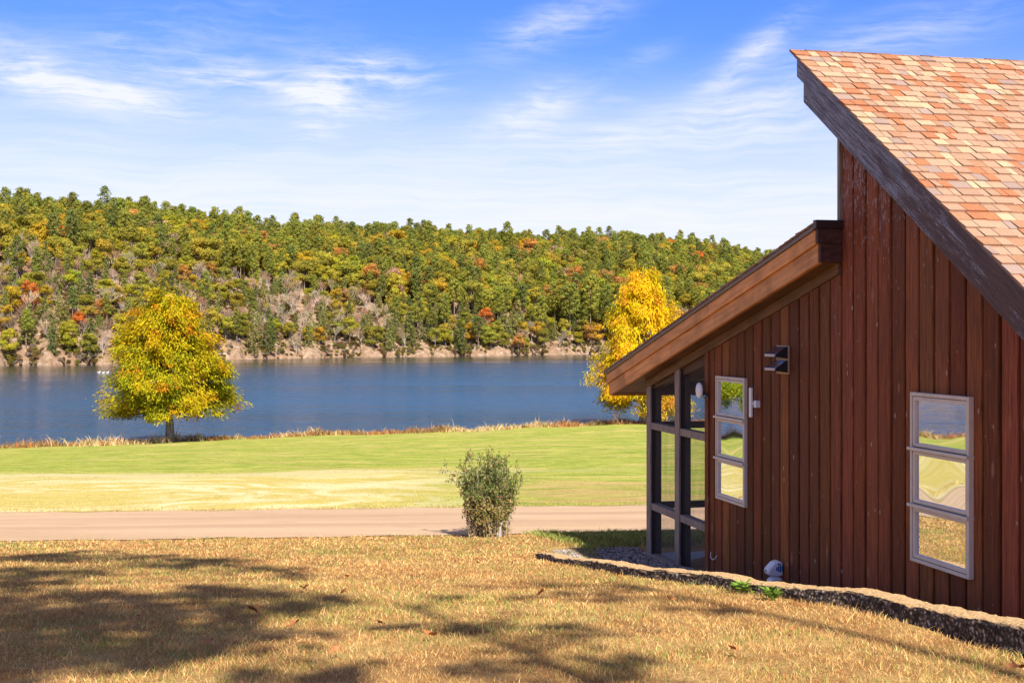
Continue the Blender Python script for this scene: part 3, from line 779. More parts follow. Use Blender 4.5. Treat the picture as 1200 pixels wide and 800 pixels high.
# ------------------------------------------------------------------ grass
def grass_mat(name):
    t = NT(name); c = t.col(); d = t.n('BsdfDiffuse'); tr = t.n('BsdfTranslucent'); mx = t.n('MixShader'); mx.inputs[0].default_value = .25
    t.l(c, d.inputs[0]); t.l(c, tr.inputs[0]); t.l(d.outputs[0], mx.inputs[1]); t.l(tr.outputs[0], mx.inputs[2]); t.l(mx.outputs[0], t.out.inputs[0]); return t.m
M_GRASS = grass_mat('grass_blades')
TH = math.radians(12.095)
HW = np.array([math.cos(TH), math.sin(TH)]); HD = np.array([-math.sin(TH), math.cos(TH)])
def to_local(X, Y):
    dx = X - 5.0; return dx*HW[0] + Y*HW[1], dx*HD[0] + Y*HD[1]
def blades(X, Y, hgt, wid, col, lean, r, Z=None):
    n = len(X); Z = ground_z(X, Y) if Z is None else Z
    a = r.uniform(0, 2*math.pi, n); b = r.uniform(0, 2*math.pi, n)
    wx, wy = np.cos(a)*wid*.5, np.sin(a)*wid*.5; lx_, ly_ = np.cos(b)*lean*hgt, np.sin(b)*lean*hgt
    base = np.stack([X, Y, Z - .005], 1); wv = np.stack([wx, wy, np.zeros(n)], 1)
    mid = base + np.stack([lx_*.35, ly_*.35, hgt*.6], 1); tip = base + np.stack([lx_, ly_, hgt*.95], 1)
    V = np.stack([base - wv, base + wv, mid + wv*.7, mid - wv*.7, tip], 1).reshape(-1, 3)
    i = (np.arange(n)*5)[:, None]
    return V, [i + np.array([[0, 1, 2, 3]]), i + np.array([[3, 2, 4]])], np.repeat(col, 5, 0)
def merge(parts):
    Vs, F4, F3, Cs = [], [], [], []; b = 0
    for V, (q, tr), c in parts:
        Vs.append(V); F4.append(q + b); F3.append(tr + b); Cs.append(c); b += len(V)
    return np.concatenate(Vs), [np.concatenate(F4), np.concatenate(F3)], np.concatenate(Cs)
def near_lawn():
    r = np.random.default_rng(17); parts = []
    for y0, y1, dens, wd in [(4.9, 7.5, 7600, .0030), (7.5, 10, 5200, .0038), (10, 13, 3400, .0052), (13, 16, 1900, .0078), (16, 19.2, 1300, .010)]:
        x0, x1 = -.43*y1 - .5, .43*y1 + .5; n = int((x1 - x0)*(y1 - y0)*dens)
        X = r.uniform(x0, x1, n); Y = r.uniform(y0, y1, n)
        clump = vnoise(X, Y, 7.3, 4) + .7*vnoise(X, Y, 17, 8); keep = (r.random(n) < .56 + .42*clump) & (np.abs(X) < .44*Y + .6)
        kx = np.interp(Y, KY, KX); lxl, lyl = to_local(X, Y)
        inkerb = (X > kx - .03) & (Y < 14.75)
        beyond = (lxl > -.35) & (lyl < 16.4)
        yy = Y - roadshift(X)
        keep &= ~inkerb & ~beyond & (yy < ROAD_N + .12 + .12*np.sin(X*4)) & ~((lxl > -1.3) & (lyl > 14.6) & (lyl < 16.5) & (X > 1.0))
        X, Y, lxl, lyl = X[keep], Y[keep], lxl[keep], lyl[keep]; n = len(X)
        g = vnoise(X, Y, .9, 2.5) + .6*vnoise(X, Y, 2.7, 9) + .35*vnoise(X, Y, 6.5, 1)
        shade = sstep(lxl, -.95, -.6)*sstep(lyl, 15.3, 15.9)             # lush tuft behind the porch
        u = r.random(n); pg = np.clip(.15 + .32*g, .02, .7)*.9; pg = np.where(shade > .5, .9, pg)
        green = u < pg
        k = r.random((n, 1))
        tan = (1-k)*np.array([[.50, .27, .085]]) + k*np.array([[.86, .62, .26]])
        rust = np.array([[.46, .21, .075]]); tan = np.where((r.random((n, 1)) < .22 - .1*g[:, None]), rust*(.8+.5*k), tan)
        gr = (1-k)*np.array([[.16, .22, .045]]) + k*np.array([[.38, .40, .10]])
        col = np.where(green[:, None], gr, tan)*r.uniform(.7, 1.22, (n, 1))*(1 + .16*vnoise(X, Y, 1.3, 11) + .14*vnoise(X, Y, 4.2, 3))[:, None]
        h = r.uniform(.014, .040, n)*np.where(green, 1.15, .9)*(1 + .35*vnoise(X, Y, 3.1, 6)) + np.where(r.random(n) < .03, .03, 0) + .05*shade
        parts.append(blades(X, Y, h, wd*r.uniform(.7, 1.4, n), col, r.uniform(.3, 1.5, n), r))
    V, f, c = merge(parts); print('lawn blades', len(V)//5)
    obj('lawn_grass', np_mesh('lawn_grass', V, f, [M_GRASS], c), kind='stuff', label='short dry tan grass with green tufts covering the near lawn', cat='grass')
near_lawn()
def far_lawn():
    r = np.random.default_rng(18); n = 45000
    Y = 24 + 70*r.random(n)**1.7; X = r.uniform(-.45, .2, n)*Y; yy = Y - roadshift(X)
    k = (yy > ROAD_F + .1) & (Y < shoreY(X) - 1); X, Y, yy = X[k], Y[k], yy[k]; n = len(X)
    g = vnoise(X*.3, Y, .9, 3) + .5*vnoise(X*.4, Y, 2.1, 5)
    ym = (1 - sstep(yy, 33, 43))*(1 - sstep(X, -2.5, 2))
    q = r.random((n, 1))
    gr = (1-q)*np.array([[.20, .28, .035]]) + q*np.array([[.38, .41, .08]]); ye = (1-q)*np.array([[.50, .39, .09]]) + q*np.array([[.70, .57, .25]])
    col = np.where((r.random(n) < ym)[:, None], ye, gr); col = np.where((r.random(n) < .22 + .15*g)[:, None], np.array([[.48, .35, .14]])*(.8+.4*q), col)
    h = r.uniform(.012, .032, n)*(1 + .8*(yy < 25.2)*1)
    V, f, c = merge([blades(X, Y, h, (.004 + .0004*Y), col, r.uniform(.3, 1, n), r)])
    obj('meadow_grass', np_mesh('meadow_grass', V, f, [M_GRASS], c), kind='stuff', label='mown green and straw-yellow grass between the road and the lake', cat='grass')
far_lawn()
def shore_grass():
    r = np.random.default_rng(19); m = 1250
    cx = np.concatenate([r.uniform(-60, 30, m), r.uniform(-120, -60, 200)]); m = len(cx)
    big = vnoise(cx, cx*0, .33, 2) + .6*vnoise(cx, cx*0, 1.15, 7)
    cy = shoreY(cx) + r.normal(.25, .7, m); rad = r.uniform(.25, .8, m); hh = r.uniform(.22, .5, m)*(1 + .6*np.clip(big, -.7, 1.1))
    kind = vnoise(cx, cx*0, .23, 5) + .5*vnoise(cx, cx*0, .9, 1) + .25*r.normal(size=m)
    hh = hh*np.where(kind > .35, 1.35, 1)
    n = 26; idx = np.repeat(np.arange(m), n); a = r.uniform(0, 6.28, len(idx)); q = np.sqrt(r.random(len(idx)))*rad[idx]
    X = cx[idx] + q*np.cos(a); Y = cy[idx] + q*np.sin(a); nn = len(X); kd = kind[idx]; u = r.random((nn, 1))
    rust = np.array([[.42, .17, .06]])*(.7+.6*u); tan = np.array([[.66, .49, .25]])*(.8+.4*u); brown = np.array([[.28, .17, .07]])*(.7+.6*u); gr = np.array([[.26, .26, .06]])*(.7+.6*u)
    col = np.where((kd > .3)[:, None], tan, np.where((kd > -.3)[:, None], rust, brown)); col = np.where(r.random((nn, 1)) < .18, gr, col); col = np.where(r.random((nn, 1)) < .12, tan, col)
    h = hh[idx]*r.uniform(.5, 1.25, nn)*(1.1 - .5*(q/rad[idx])**2); h = np.where(r.random(nn) < .012, h*1.9, h)
    V, f, c = merge([blades(X, Y, h, r.uniform(.03, .08, nn), col, r.uniform(.2, 1.0, nn), r)])
    obj('shore_grass', np_mesh('shore_grass', V, f, [M_GRASS], c), kind='stuff', label='ragged tan and rust-red tall grass along the near lake shore', cat='grass')
shore_grass()

# ------------------------------------------------------------------ kerb, gravel
def mat_kerb():
    t = NT('pebbled_kerb'); p = t.pos(); nz = t.sep(t.n('NewGeometry').outputs['Normal'])[2]
    v = t.n('TexVoronoi'); v.inputs['Scale'].default_value = 40; t.l(p, v.inputs['Vector'])
    rr = t.sep(v.outputs['Color'])[0]; f = t.noise(p, 140, 3, .7)
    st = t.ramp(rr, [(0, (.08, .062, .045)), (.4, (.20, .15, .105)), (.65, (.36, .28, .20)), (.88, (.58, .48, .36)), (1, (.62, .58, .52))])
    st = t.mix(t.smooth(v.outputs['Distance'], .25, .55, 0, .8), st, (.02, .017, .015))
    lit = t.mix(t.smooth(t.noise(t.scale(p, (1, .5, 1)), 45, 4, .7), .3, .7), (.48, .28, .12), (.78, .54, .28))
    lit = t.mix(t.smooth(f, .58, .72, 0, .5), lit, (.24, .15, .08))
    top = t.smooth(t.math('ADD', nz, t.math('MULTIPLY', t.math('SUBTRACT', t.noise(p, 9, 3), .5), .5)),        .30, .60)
    h = t.math('ADD', v.outputs['Distance'], f)
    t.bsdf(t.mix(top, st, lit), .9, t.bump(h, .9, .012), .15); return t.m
def kerb():
    # smooth path through KERB
    ts = np.linspace(KY[0], KY[-1], 260)
    kx = np.interp(ts, KY, KX); ker = np.hanning(21); ker /= ker.sum()
    kx = np.convolve(np.pad(kx, 10, mode='edge'), ker, 'valid')
    P = np.stack([kx, ts], 1); d = np.gradient(P, axis=0); d = unit(d); nrm = np.stack([d[:, 1], -d[:, 0]], 1)  # to the house side
    hgt = np.interp(ts, [4.6, 6.7, 7.8, 8.8, 9.7, 11.8, 14.7], [.15, .14, .12, .105, .085, .085, .05])
    wid = np.interp(ts, [4.6, 6.7, 8, 10, 13, 14.68], [.26, .24, .2, .19, .17, .15])
    prof = [(0, -.25), (-.012, .3), (-.006, .55), (.0, .8), (.035, .97), (.18, 1.0), (.4, 1.03), (.65, 1.02), (.85, 1.0), (.97, .93), (1.0, .5), (1.0, -1.2)]
    # finer cross-section on the front face
    pu = np.interp(np.linspace(0, 11, 34), range(12), [q[0] for q in prof]); pv = np.interp(np.linspace(0, 11, 34), range(12), [q[1] for q in prof])
    r = np.random.default_rng(4); V = []
    zl = ground_z(P[:, 0] - .05, P[:, 1])
    ker5 = np.ones(9)/9; zl = np.convolve(np.pad(zl, 4, mode='edge'), ker5, 'valid')
    wob = .018*vnoise(ts, ts*0, 3.1, 3) + .012*vnoise(ts, ts*0, 8, 1)
    endt = 1 - sstep(ts, 14.45, 14.68)*.6
    for j in range(34):
        nz = r.normal(0, 1, len(ts)); nz2 = r.normal(0, 1, len(ts)); off = pu[j]*wid
        x = P[:, 0] + nrm[:, 0]*(off + wob + nz*.003); y = P[:, 1] + nrm[:, 1]*(off + wob + nz*.003)
        z = zl + pv[j]*hgt*endt + nz2*.0025 + wob*.6
        V.append(np.stack([x, y, z], 1))
    V = np.stack(V, 0); nj, ni = V.shape[:2]
    i = np.arange(nj*ni).reshape(nj, ni); f = np.stack([i[:-1, :-1], i[:-1, 1:], i[1:, 1:], i[1:, :-1]], -1).reshape(-1, 4)
    caps = [i[:, -1][None, :], i[::-1, 0][None, :]]
    me = np_mesh('stone_kerb', V.reshape(-1, 3), [f] + caps, [mat_kerb()])
    obj('stone_kerb', me, label='low pebbled stone kerb with a tan top curving along the cabin wall', cat='kerb')
kerb()
def gravel():
    r = np.random.default_rng(6); n = 5200
    lx_ = r.uniform(-1.15, -.02, n); ly_ = r.uniform(13.2, 16.6, n)
    lx2 = r.uniform(-.9, -.02, 2500); ly2 = r.uniform(6, 13.2, 2500)
    lx_ = np.concatenate([lx_, lx2]); ly_ = np.concatenate([ly_, ly2])
    X = 5 + lx_*HW[0] + ly_*HD[0]; Y = lx_*HW[1] + ly_*HD[1]
    k = (X > np.interp(Y, KY, KX) + .26); X, Y = X[k], Y[k]; n = len(X)
    s = r.uniform(.012, .032, n); base = np.array([[1,0,0],[-1,0,0],[0,1,0],[0,-1,0],[0,0,1],[0,0,-1]], float)
    fo = np.array([[0,2,4],[2,1,4],[1,3,4],[3,0,4],[2,0,5],[1,2,5],[3,1,5],[0,3,5]])
    V = np.stack([X, Y, ground_z(X, Y) + .006], 1)[:, None, :] + base[None]*s[:, None, None]*r.uniform(.6, 1.2, (n, 6, 1))*np.array([1, 1, .6])
    f = (np.arange(n)*6)[:, None, None] + fo[None]
    c = (np.array([.38, .34, .31])*r.uniform(.35, 1.5, (n, 1)))
    obj('gravel', np_mesh('gravel', V.reshape(-1, 3), f.reshape(-1, 3), [grass_mat('gravel_stone')], np.repeat(c, 6, 0)), kind='stuff', label='grey gravel strip between the kerb and the screened porch', cat='gravel')
gravel()

# ------------------------------------------------------------------ the cabin
cabin = empty('cabin', (5, 0, 0), 'dark red-brown board cabin with orange shingle roof and screened porch', 'cabin', rz=TH)

def mat_siding():
    t = NT('stained_boards'); p = t.objc(); x, y, z = t.sep(p); c = t.col()
    bo = t.math('MULTIPLY', t.math('FLOOR', t.math('DIVIDE', y, .205)), 7.31); pb = t.comb(x, y, t.math('ADD', z, bo)); g = t.noise(t.scale(pb, (14, 14, .8)), 3.0, 7, .7); g2 = t.noise(t.scale(p, (40, 40, 1.2)), 3, 4, .6); big = t.noise(p, 1.3, 4, .6)
    base = t.mix(t.smooth(g, .3, .7), (.105, .029, .011), (.31, .092, .031))
    base = t.mix(t.smooth(big, .4, .7, 0, .55), base, (.175, .056, .022))
    base = t.mix(1.0, base, c, 'MULTIPLY')
    base = t.mix(t.smooth(g2, .55, .70, 0, .75), base, (.035, .012, .008))
    stn = t.noise(t.scale(p, (5, 5, .55)), 2.4, 5, .7); base = t.mix(t.smooth(stn, .55, .72, 0, .6), base, (.06, .024, .016))
    nb_ = t.n('TexVoronoi'); nb_.inputs['Scale'].default_value = 1.0; t.l(t.scale(p, (9, 9.5, 3.2)), nb_.inputs['Vector'])
    base = t.mix(t.smooth(nb_.outputs['Distance'], .075, .05, 0, .75), base, (.50, .42, .35))
    dirt = t.smooth(t.math('ADD', z, t.math('ADD', t.math('MULTIPLY', y, .09), t.math('MULTIPLY', g, .35))), -.85, -1.15, 0, .35); base = t.mix(dirt, base, (.22, .13, .08))
    # flaking: pale flecks, thickest high on the tall gable
    hi = t.math('MULTIPLY', t.smooth(z, -.6, 1.7), t.smooth(y, 8.6, 10.6))
    fl = t.noise(t.scale(p, (30, 30, 9)), 1.6, 4, .7); fl2 = t.noise(t.scale(p, (1.4, 1.4, .7)), 2.0, 3, .6)
    thr = t.math('SUBTRACT', .70, t.math('MULTIPLY', hi, t.math('MULTIPLY', fl2, .34)))
    m = t.smooth(t.math('SUBTRACT', fl, thr), 0.0, .03)
    base = t.mix(t.math('MULTIPLY', m, .8), base, (.36, .29, .27))
    wsh = t.math('MULTIPLY', hi, t.smooth(t.noise(t.scale(p, (9, 9, .7)), 2.5, 5, .65), .45, .7, 0, .5))
    base = t.mix(wsh, base, (.20, .12, .11))
    # knots
    v = t.n('TexVoronoi'); v.inputs['Scale'].default_value = 1.0; t.l(t.scale(p, (4.9, 4.9, 1.7)), v.inputs['Vector'])
    kn = t.smooth(v.outputs['Distance'], .13, .05, 0, .7); base = t.mix(kn, base, (.33, .15, .08))
    sp = t.noise(p, 42, 2, .5); base = t.mix(t.smooth(sp, .765, .78), base, (.62, .55, .47))
    t.bsdf(base, t.smooth(g, .3, .7, .6, .8), t.bump(t.math('ADD', g, t.math('MULTIPLY', g2, .5)), .5, .012), .16); return t.m
def mat_rake():
    t = NT('weathered_fascia'); p = t.objc(); x, y, z = t.sep(p)
    al = t.math('ADD', t.math('MULTIPLY', y, .845), t.math('MULTIPLY', z, .535)); ac = t.math('SUBTRACT', t.math('MULTIPLY', z, .845), t.math('MULTIPLY', y, .535))
    q = t.comb(t.math('MULTIPLY', x, 8.0), t.math('MULTIPLY', al, 1.6), t.math('MULTIPLY', ac, 30.0))
    g = t.noise(q, 2.6, 7, .72, .2); fl = t.noise(t.comb(t.math('MULTIPLY', x, 40.0), t.math('MULTIPLY', al, 26.0), t.math('MULTIPLY', ac, 60.0)), 2.4, 5, .75)
    lg = t.noise(t.comb(t.math('MULTIPLY', x, 2.0), t.math('MULTIPLY', al, 1.7), t.math('MULTIPLY', ac, 5.0)), 1.6, 4, .65)
    wear = t.smooth(t.math('ADD', y, t.math('MULTIPLY', t.math('SUBTRACT', lg, .5), 6.0)), 8.3, 10.2)
    base = t.mix(t.smooth(g, .3, .7), (.030, .012, .010), (.12, .048, .035))
    grey = t.mix(t.smooth(g, .3, .7), (.07, .075, .10), (.34, .36, .43))  # weathered grey, with the sky's blue reflection mixed into its colour
    m = t.smooth(t.math('ADD', t.math('ADD', t.math('MULTIPLY', fl, .68), t.math('MULTIPLY', g, .32)), t.math('MULTIPLY', wear, .15)),          .60, .655)
    base = t.mix(t.math('MULTIPLY', m, .9), base, grey)
    t.bsdf(base, .5, t.bump(t.math('ADD', g, fl), .5, .01), .45); return t.m
def mat_freshwood(name='amber_stained_wood', a=(.50, .20, .058), b=(.78, .36, .12)):
    t = NT(name); p = t.objc(); x, y, z = t.sep(p)
    al = t.math('SUBTRACT', t.math('MULTIPLY', y, .976), t.math('MULTIPLY', z, .219)); ac = t.math('ADD', t.math('MULTIPLY', z, .976), t.math('MULTIPLY', y, .219))
    q = t.comb(t.math('MULTIPLY', x, 6.0), t.math('MULTIPLY', al, .9), t.math('MULTIPLY', ac, 16.0))
    g = t.noise(q, 2.0, 6, .65, .3); bl = t.noise(p, 2.5, 4, .6)
    c = t.mix(t.smooth(g, .3, .7), a, b); c = t.mix(t.smooth(bl, .45, .7, 0, .45), c, tuple(k*.55 for k in a))
    v = t.n('TexVoronoi'); v.inputs['Scale'].default_value = 1.0; t.l(t.scale(p, (4, 2.2, 7)), v.inputs['Vector'])
    c = t.mix(t.smooth(v.outputs['Distance'], .09, .03, 0, .8), c, (.10, .04, .02))
    t.bsdf(t.mix(1.0, c, t.col(), 'MULTIPLY'), .6, t.bump(g, .3, .006), .3); return t.m
def mat_greywood():
    t = NT('grey_weathered_wood'); p = t.objc(); g = t.noise(t.scale(p, (20, 20, 1.5)), 2.5, 6, .65)
    t.bsdf(t.mix(t.smooth(g, .3, .7), (.16, .125, .10), (.36, .29, .235)), .75, t.bump(g, .4, .006), .25); return t.m
def mat_shingle():
    t = NT('asphalt_shingle'); p = t.objc(); c = t.col(); f = t.noise(p, 160, 3, .75); g = t.noise(p, 35, 3, .6)
    c = t.mix(t.smooth(f, .35, .68, 0, .4), c, (.52, .38, .27)); c = t.mix(t.smooth(g, .5, .75, 0, .25), c, (.30, .16, .09))
    st = t.noise(p, 1.1, 3, .6); c = t.mix(t.smooth(st, .64, .76, 0, .5), c, (.17, .085, .04)); c = t.mix(t.smooth(t.noise(t.scale(p, (2.5, .5, .5)), 2.0, 5, .65), .52, .72, 0, .4), c, (.24, .15, .11))
    t.bsdf(c, .95, t.bump(f, .5, .004), .1); return t.m
def mat_frame():
    t = NT('grey_vinyl_frame'); p = t.objc(); n = t.noise(p, 9, 4, .6)
    c = t.mix(t.smooth(n, .4, .75, 0, .5), (.62, .545, .455), (.48, .40, .32)); t.bsdf(c, .45, None, .45); return t.m
def mat_glass(name, amp=.0012):
    t = NT(name); p = t.objc(); n = t.noise(p, 2.2, 2, .5)
    b = t.bsdf((.80, .84, .87), .015, t.bump(n, .25, amp), .5, 1.0); return t.m
def mat_screen():
    t = NT('insect_screen'); tr = t.n('BsdfTransparent'); d = t.n('BsdfDiffuse'); d.inputs[0].default_value = (.16, .15, .14, 1)
    mx = t.n('MixShader'); n = t.noise(t.scale(t.objc(), (8, 8, 1.2)), 1.2, 4, .6)
    t.l(t.smooth(n, .3, .7, .16, .27), mx.inputs[0]); t.l(tr.outputs[0], mx.inputs[1]); t.l(d.outputs[0], mx.inputs[2]); t.l(mx.outputs[0], t.out.inputs[0]); return t.m

M_SIDE, M_RAKE, M_FRESH, M_GREY, M_SHIN, M_FRAME = mat_siding(), mat_rake(), mat_freshwood(), mat_greywood(), mat_shingle(), mat_frame()
M_DARKW = mat_freshwood('dark_stained_wood', (.045, .020, .015), (.10, .042, .03))
M_SOFF = mat_freshwood('soffit_boards', (.10, .05, .025), (.20, .10, .05))
M_SCREEN = mat_screen(); M_FLOOR = simple_mat('porch_concrete', (.40, .40, .40), .8)
M_DRIP = simple_mat('bronze_drip_edge', (.16, .10, .07), .45, 0, .5); M_DARKM = simple_mat('dark_metal_trim', (.035, .022, .022), .35, 0, .5)
M_BLK = simple_mat('black_hood_metal', (.02, .021, .024), .28, 0, .6); M_HOOD = simple_mat('hood_metal_sky_tint', (.42, .50, .66), .22, .95, .6); M_CHEEK = simple_mat('black_cheek', (.015, .015, .017), .5); M_WHT = simple_mat('white_plastic', (.78, .78, .77), .4, 0, .5, .05)  # hood tops have the sky's blue reflection put into their metal colour

OV = -.25                                   # outer plane of the rakes
UP_Y, UP_Z, UP_S = 11.39, 2.398, .633       # high edge of upper roof (top of shingles), slope
LO_S = .2244; LO_Y0, LO_Z0 = 10.93, .905    # upper end of lower roof
LO_Y1 = 17.03
def zu(y): return UP_Z - UP_S*(UP_Y - y)
def zl_(y): return LO_Z0 - LO_S*(y - LO_Y0)
XB = 9.0                                    # cabin depth
Y_NEAR = 7.55; Y_TALL = 10.93; Y_WALL = 14.04; Y_PORCH = 16.03; FLOOR = -2.62; BASE = -3.1
UT = .40; LT = .335                         # plumb roof thickness incl. boards

# siding boards on the gable wall
mb = MB(); r = np.random.default_rng(31); bw, gap = .205, .030
def board(y0, y1, top, x0=-.026):
    c = r.uniform(.55, 1.3); c = (c, c*r.uniform(.88, 1.2), c*r.uniform(.85, 1.25)); xo = x0 + r.uniform(-.0035, .0035); b = .006
    za, zb = top(y0), top(y1)
    pts = [(xo + b*1.2, y0), (xo, y0 + b), (xo, y1 - b), (xo + b*1.2, y1)]
    vs = [(0.004, y0, BASE)] + [(a, q, BASE) for a, q in pts] + [(0.004, y1, BASE)]
    n = len(vs); vs2 = [(a, q, top(q)) for a, q, _ in vs]
    mb.add(vs + vs2, [tuple(range(n))[::-1], tuple(range(n, 2*n))] + [(i, (i+1) % n, n + (i+1) % n, n + i) for i in range(n)], c)
    half = (y0 + y1)/2
y = Y_TALL
while y > Y_NEAR:
    board(max(y - bw + gap, Y_NEAR), y, lambda q: zu(q) - UT + .03); y -= bw
y = Y_TALL + gap
while y < Y_WALL - .02:
    board(y, min(y + bw - gap, Y_WALL), lambda q: zl_(q) - LT + .03); y += bw
mb.build('siding', M_SIDE, cabin)
# wall cores (dark grooves) and the other walls
mb = MB()
mb.prism([(Y_NEAR, BASE), (Y_TALL, BASE), (Y_TALL, zu(Y_TALL) - UT + .02), (Y_NEAR, zu(Y_NEAR) - UT + .02)], 'x', .0, .12)
mb.prism([(Y_TALL + .002, BASE), (Y_WALL, BASE), (Y_WALL, zl_(Y_WALL) - LT + .02), (Y_TALL + .002, zl_(Y_TALL) - LT + .02)], 'x', .0, .12)
mb.box((.122, Y_NEAR, BASE), (XB, Y_NEAR + .12, zu(Y_NEAR) - UT - .01))
mb.box((.122, Y_WALL - .12, BASE), (XB, Y_WALL, zl_(Y_WALL) - LT - .01))
mb.prism([(Y_NEAR, BASE), (Y_TALL, BASE), (Y_TALL, zu(Y_TALL) - UT + .02), (Y_NEAR, zu(Y_NEAR) - UT + .02)], 'x', XB, XB + .12)
mb.prism([(Y_TALL + .002, BASE), (Y_WALL, BASE), (Y_WALL, zl_(Y_WALL) - LT + .02), (Y_TALL + .002, zl_(Y_TALL) - LT + .02)], 'x', XB, XB + .12)
mb.build('wall', simple_mat('wall_core', (.035, .014, .009), .9), cabin)
mb = MB(); mb.box((.002, Y_TALL - .10, zl_(Y_TALL) - .4), (XB, Y_TALL - .002, zu(Y_TALL) - UT + .02)); mb.build('clerestory_wall', M_SIDE, cabin)
mb = MB(); mb.box((-.05, Y_TALL + .002, zl_(Y_TALL) + .01), (.06, Y_TALL + .045, zu(Y_TALL) - UT + .05)); mb.build('corner_trim', M_GREY, cabin, .004)
mb = MB(); mb.box((-.045, Y_WALL - .09, BASE), (.0, Y_WALL + .012, zl_(Y_WALL) - LT - .07)); mb.build('corner_trim', M_SIDE, cabin, .004)

# roofs
def roof_slab(name, y0, y1, zf, thick, mat, x0=OV, x1=XB + .4):
    mb = MB(); mb.prism([(y0, zf(y0) - thick), (y1, zf(y1) - thick), (y1, zf(y1) - .022), (y0, zf(y0) - .022)], 'x', x0 + .03, x1); return mb.build(name, mat, cabin)
def shingles(name, zf, slope, y_lo, y_hi, downhill, seed, parent, x0, x1):
    """tabs in courses; downhill = -1 means the roof falls towards smaller y"""
    r = np.random.default_rng(seed); co, si = 1/math.sqrt(1 + slope*slope), slope/math.sqrt(1 + slope*slope)
    ln = (y_hi - y_lo)/co; e = .118; rows = int(ln/e) + 1
    PALS = [((.43, .255, .145), 40), ((.46, .305, .175), 22), ((.54, .42, .225), 16), ((.42, .125, .032), 24), ((.335, .245, .195), 13), ((.41, .195, .085), 13)]
    PALS = [(tuple(np.array(p[0])*np.array([.70, .68, .76])), p[1]) for p in PALS]
    wts = np.array([p[1] for p in PALS], float); wts /= wts.sum()
    mb = MB()
    for k in range(rows):
        b0 = k*e; x = x0 - .004*r.random()
        while x < x1:
            wd = r.choice([.06, .085, .11, .135, .17], p=[.2, .28, .27, .18, .07])*r.uniform(.9, 1.1); xe = min(x + wd, x1)
            c = np.array(PALS[r.choice(len(PALS), p=wts)][0])*r.uniform(.88, 1.1); thick = .007 + (.008 if r.random() < .5 else 0) + r.uniform(0, .002)
            # butt (downhill) end b0, head end b0+e+.02
            def pt(xx, b, off):
                if downhill < 0: yq = y_lo + b*co; zq = zf(y_lo) + b*si
                else: yq = y_hi - b*co; zq = zf(y_hi) + b*si
                nx = (0, (-si if downhill < 0 else si), co); return (xx, yq + nx[1]*off, zq + nx[2]*off)
            if b0 + e > ln + .02: hb = max(ln - b0, .02)
            else: hb = e
            q = [pt(x, b0, thick), pt(xe - .005, b0, thick), pt(xe - .005, b0 + hb*.74, thick*.45 + .001), pt(x, b0 + hb*.74, thick*.45 + .001), pt(xe - .005, b0 + hb, .0008 + thick*.3), pt(x, b0 + hb, .0008 + thick*.3),
                 pt(x, b0, -.012), pt(xe - .005, b0, -.012), pt(xe - .005, b0 + hb, -.012), pt(x, b0 + hb, -.012)]
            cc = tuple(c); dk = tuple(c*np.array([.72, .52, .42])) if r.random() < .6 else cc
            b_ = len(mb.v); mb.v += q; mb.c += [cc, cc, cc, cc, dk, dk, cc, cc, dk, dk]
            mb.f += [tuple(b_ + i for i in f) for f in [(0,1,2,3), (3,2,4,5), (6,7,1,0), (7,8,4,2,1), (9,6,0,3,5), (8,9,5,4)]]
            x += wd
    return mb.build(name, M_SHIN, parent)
up = roof_slab('upper_roof', Y_NEAR - .35, UP_Y - .03, zu, .20, M_SOFF)
shingles('shingles', lambda q: zu(q) - .012, UP_S, Y_NEAR - .37, UP_Y + .0, -1, 51, up, OV - .03, XB + .4)
lo = roof_slab('lower_roof', LO_Y0 + .004, LO_Y1 - .02, zl_, .19, M_SOFF)
shingles('shingles', lambda q: zl_(q) - .012, LO_S, LO_Y0 + .004, LO_Y1 + .015, 1, 52, lo, OV - .02, XB + .4)
def rake(name, y0, y1, zf, d0, d1, x0, x1, mat, bevel=.004, joints=(), col=(1, 1, 1)):
    mb = MB(); ys = [y0] + list(joints) + [y1]
    for i in range(len(ys) - 1):
        a, b = ys[i] + (.002 if i else 0), ys[i+1] - (.002 if i < len(ys) - 2 else 0); k = 1 + .12*math.sin(i*2.3 + d0*20)
        mb.prism([(a, zf(a) - d1), (b, zf(b) - d1), (b, zf(b) - d0), (a, zf(a) - d0)], 'x', x0, x1, (k, k, k))
    return mb.build(name, mat, cabin, bevel)
# upper rake: drip strip, two boards
rake('drip_edge', Y_NEAR - .35, UP_Y - .05, zu, .024, .05, OV - .012, OV + .03, M_DARKM, 0)
rake('rake_board', Y_NEAR - .35, UP_Y - .075, zu, .052, .205, OV, OV + .045, M_RAKE, .006)
rake('rake_board', Y_NEAR - .35, UP_Y - .115, zu, .220, UT, OV + .042, OV + .085, M_RAKE, .006)
mb = MB(); mb.prism([(Y_NEAR - .3, zu(Y_NEAR - .3) - UT + .012), (UP_Y - .13, zu(UP_Y - .13) - UT + .012), (UP_Y - .13, zu(UP_Y - .13) - UT + .03), (Y_NEAR - .3, zu(Y_NEAR - .3) - UT + .03)], 'x', OV + .087, XB + .35); mb.build('soffit', M_SOFF, cabin)
mb = MB(); mb.prism([(UP_Y - .072, zu(UP_Y) - .08), (UP_Y - .03, zu(UP_Y) - .05), (UP_Y - .03, zu(UP_Y) - .2), (UP_Y - .072, zu(UP_Y) - .23)], 'x', OV + .047, XB + .38)
mb.prism([(UP_Y - .125, zu(UP_Y) - .24), (UP_Y - .08, zu(UP_Y) - .215), (UP_Y - .08, zu(UP_Y) - .44), (UP_Y - .125, zu(UP_Y) - .47)], 'x', OV + .087, XB + .36); mb.build('fascia', M_RAKE, cabin)
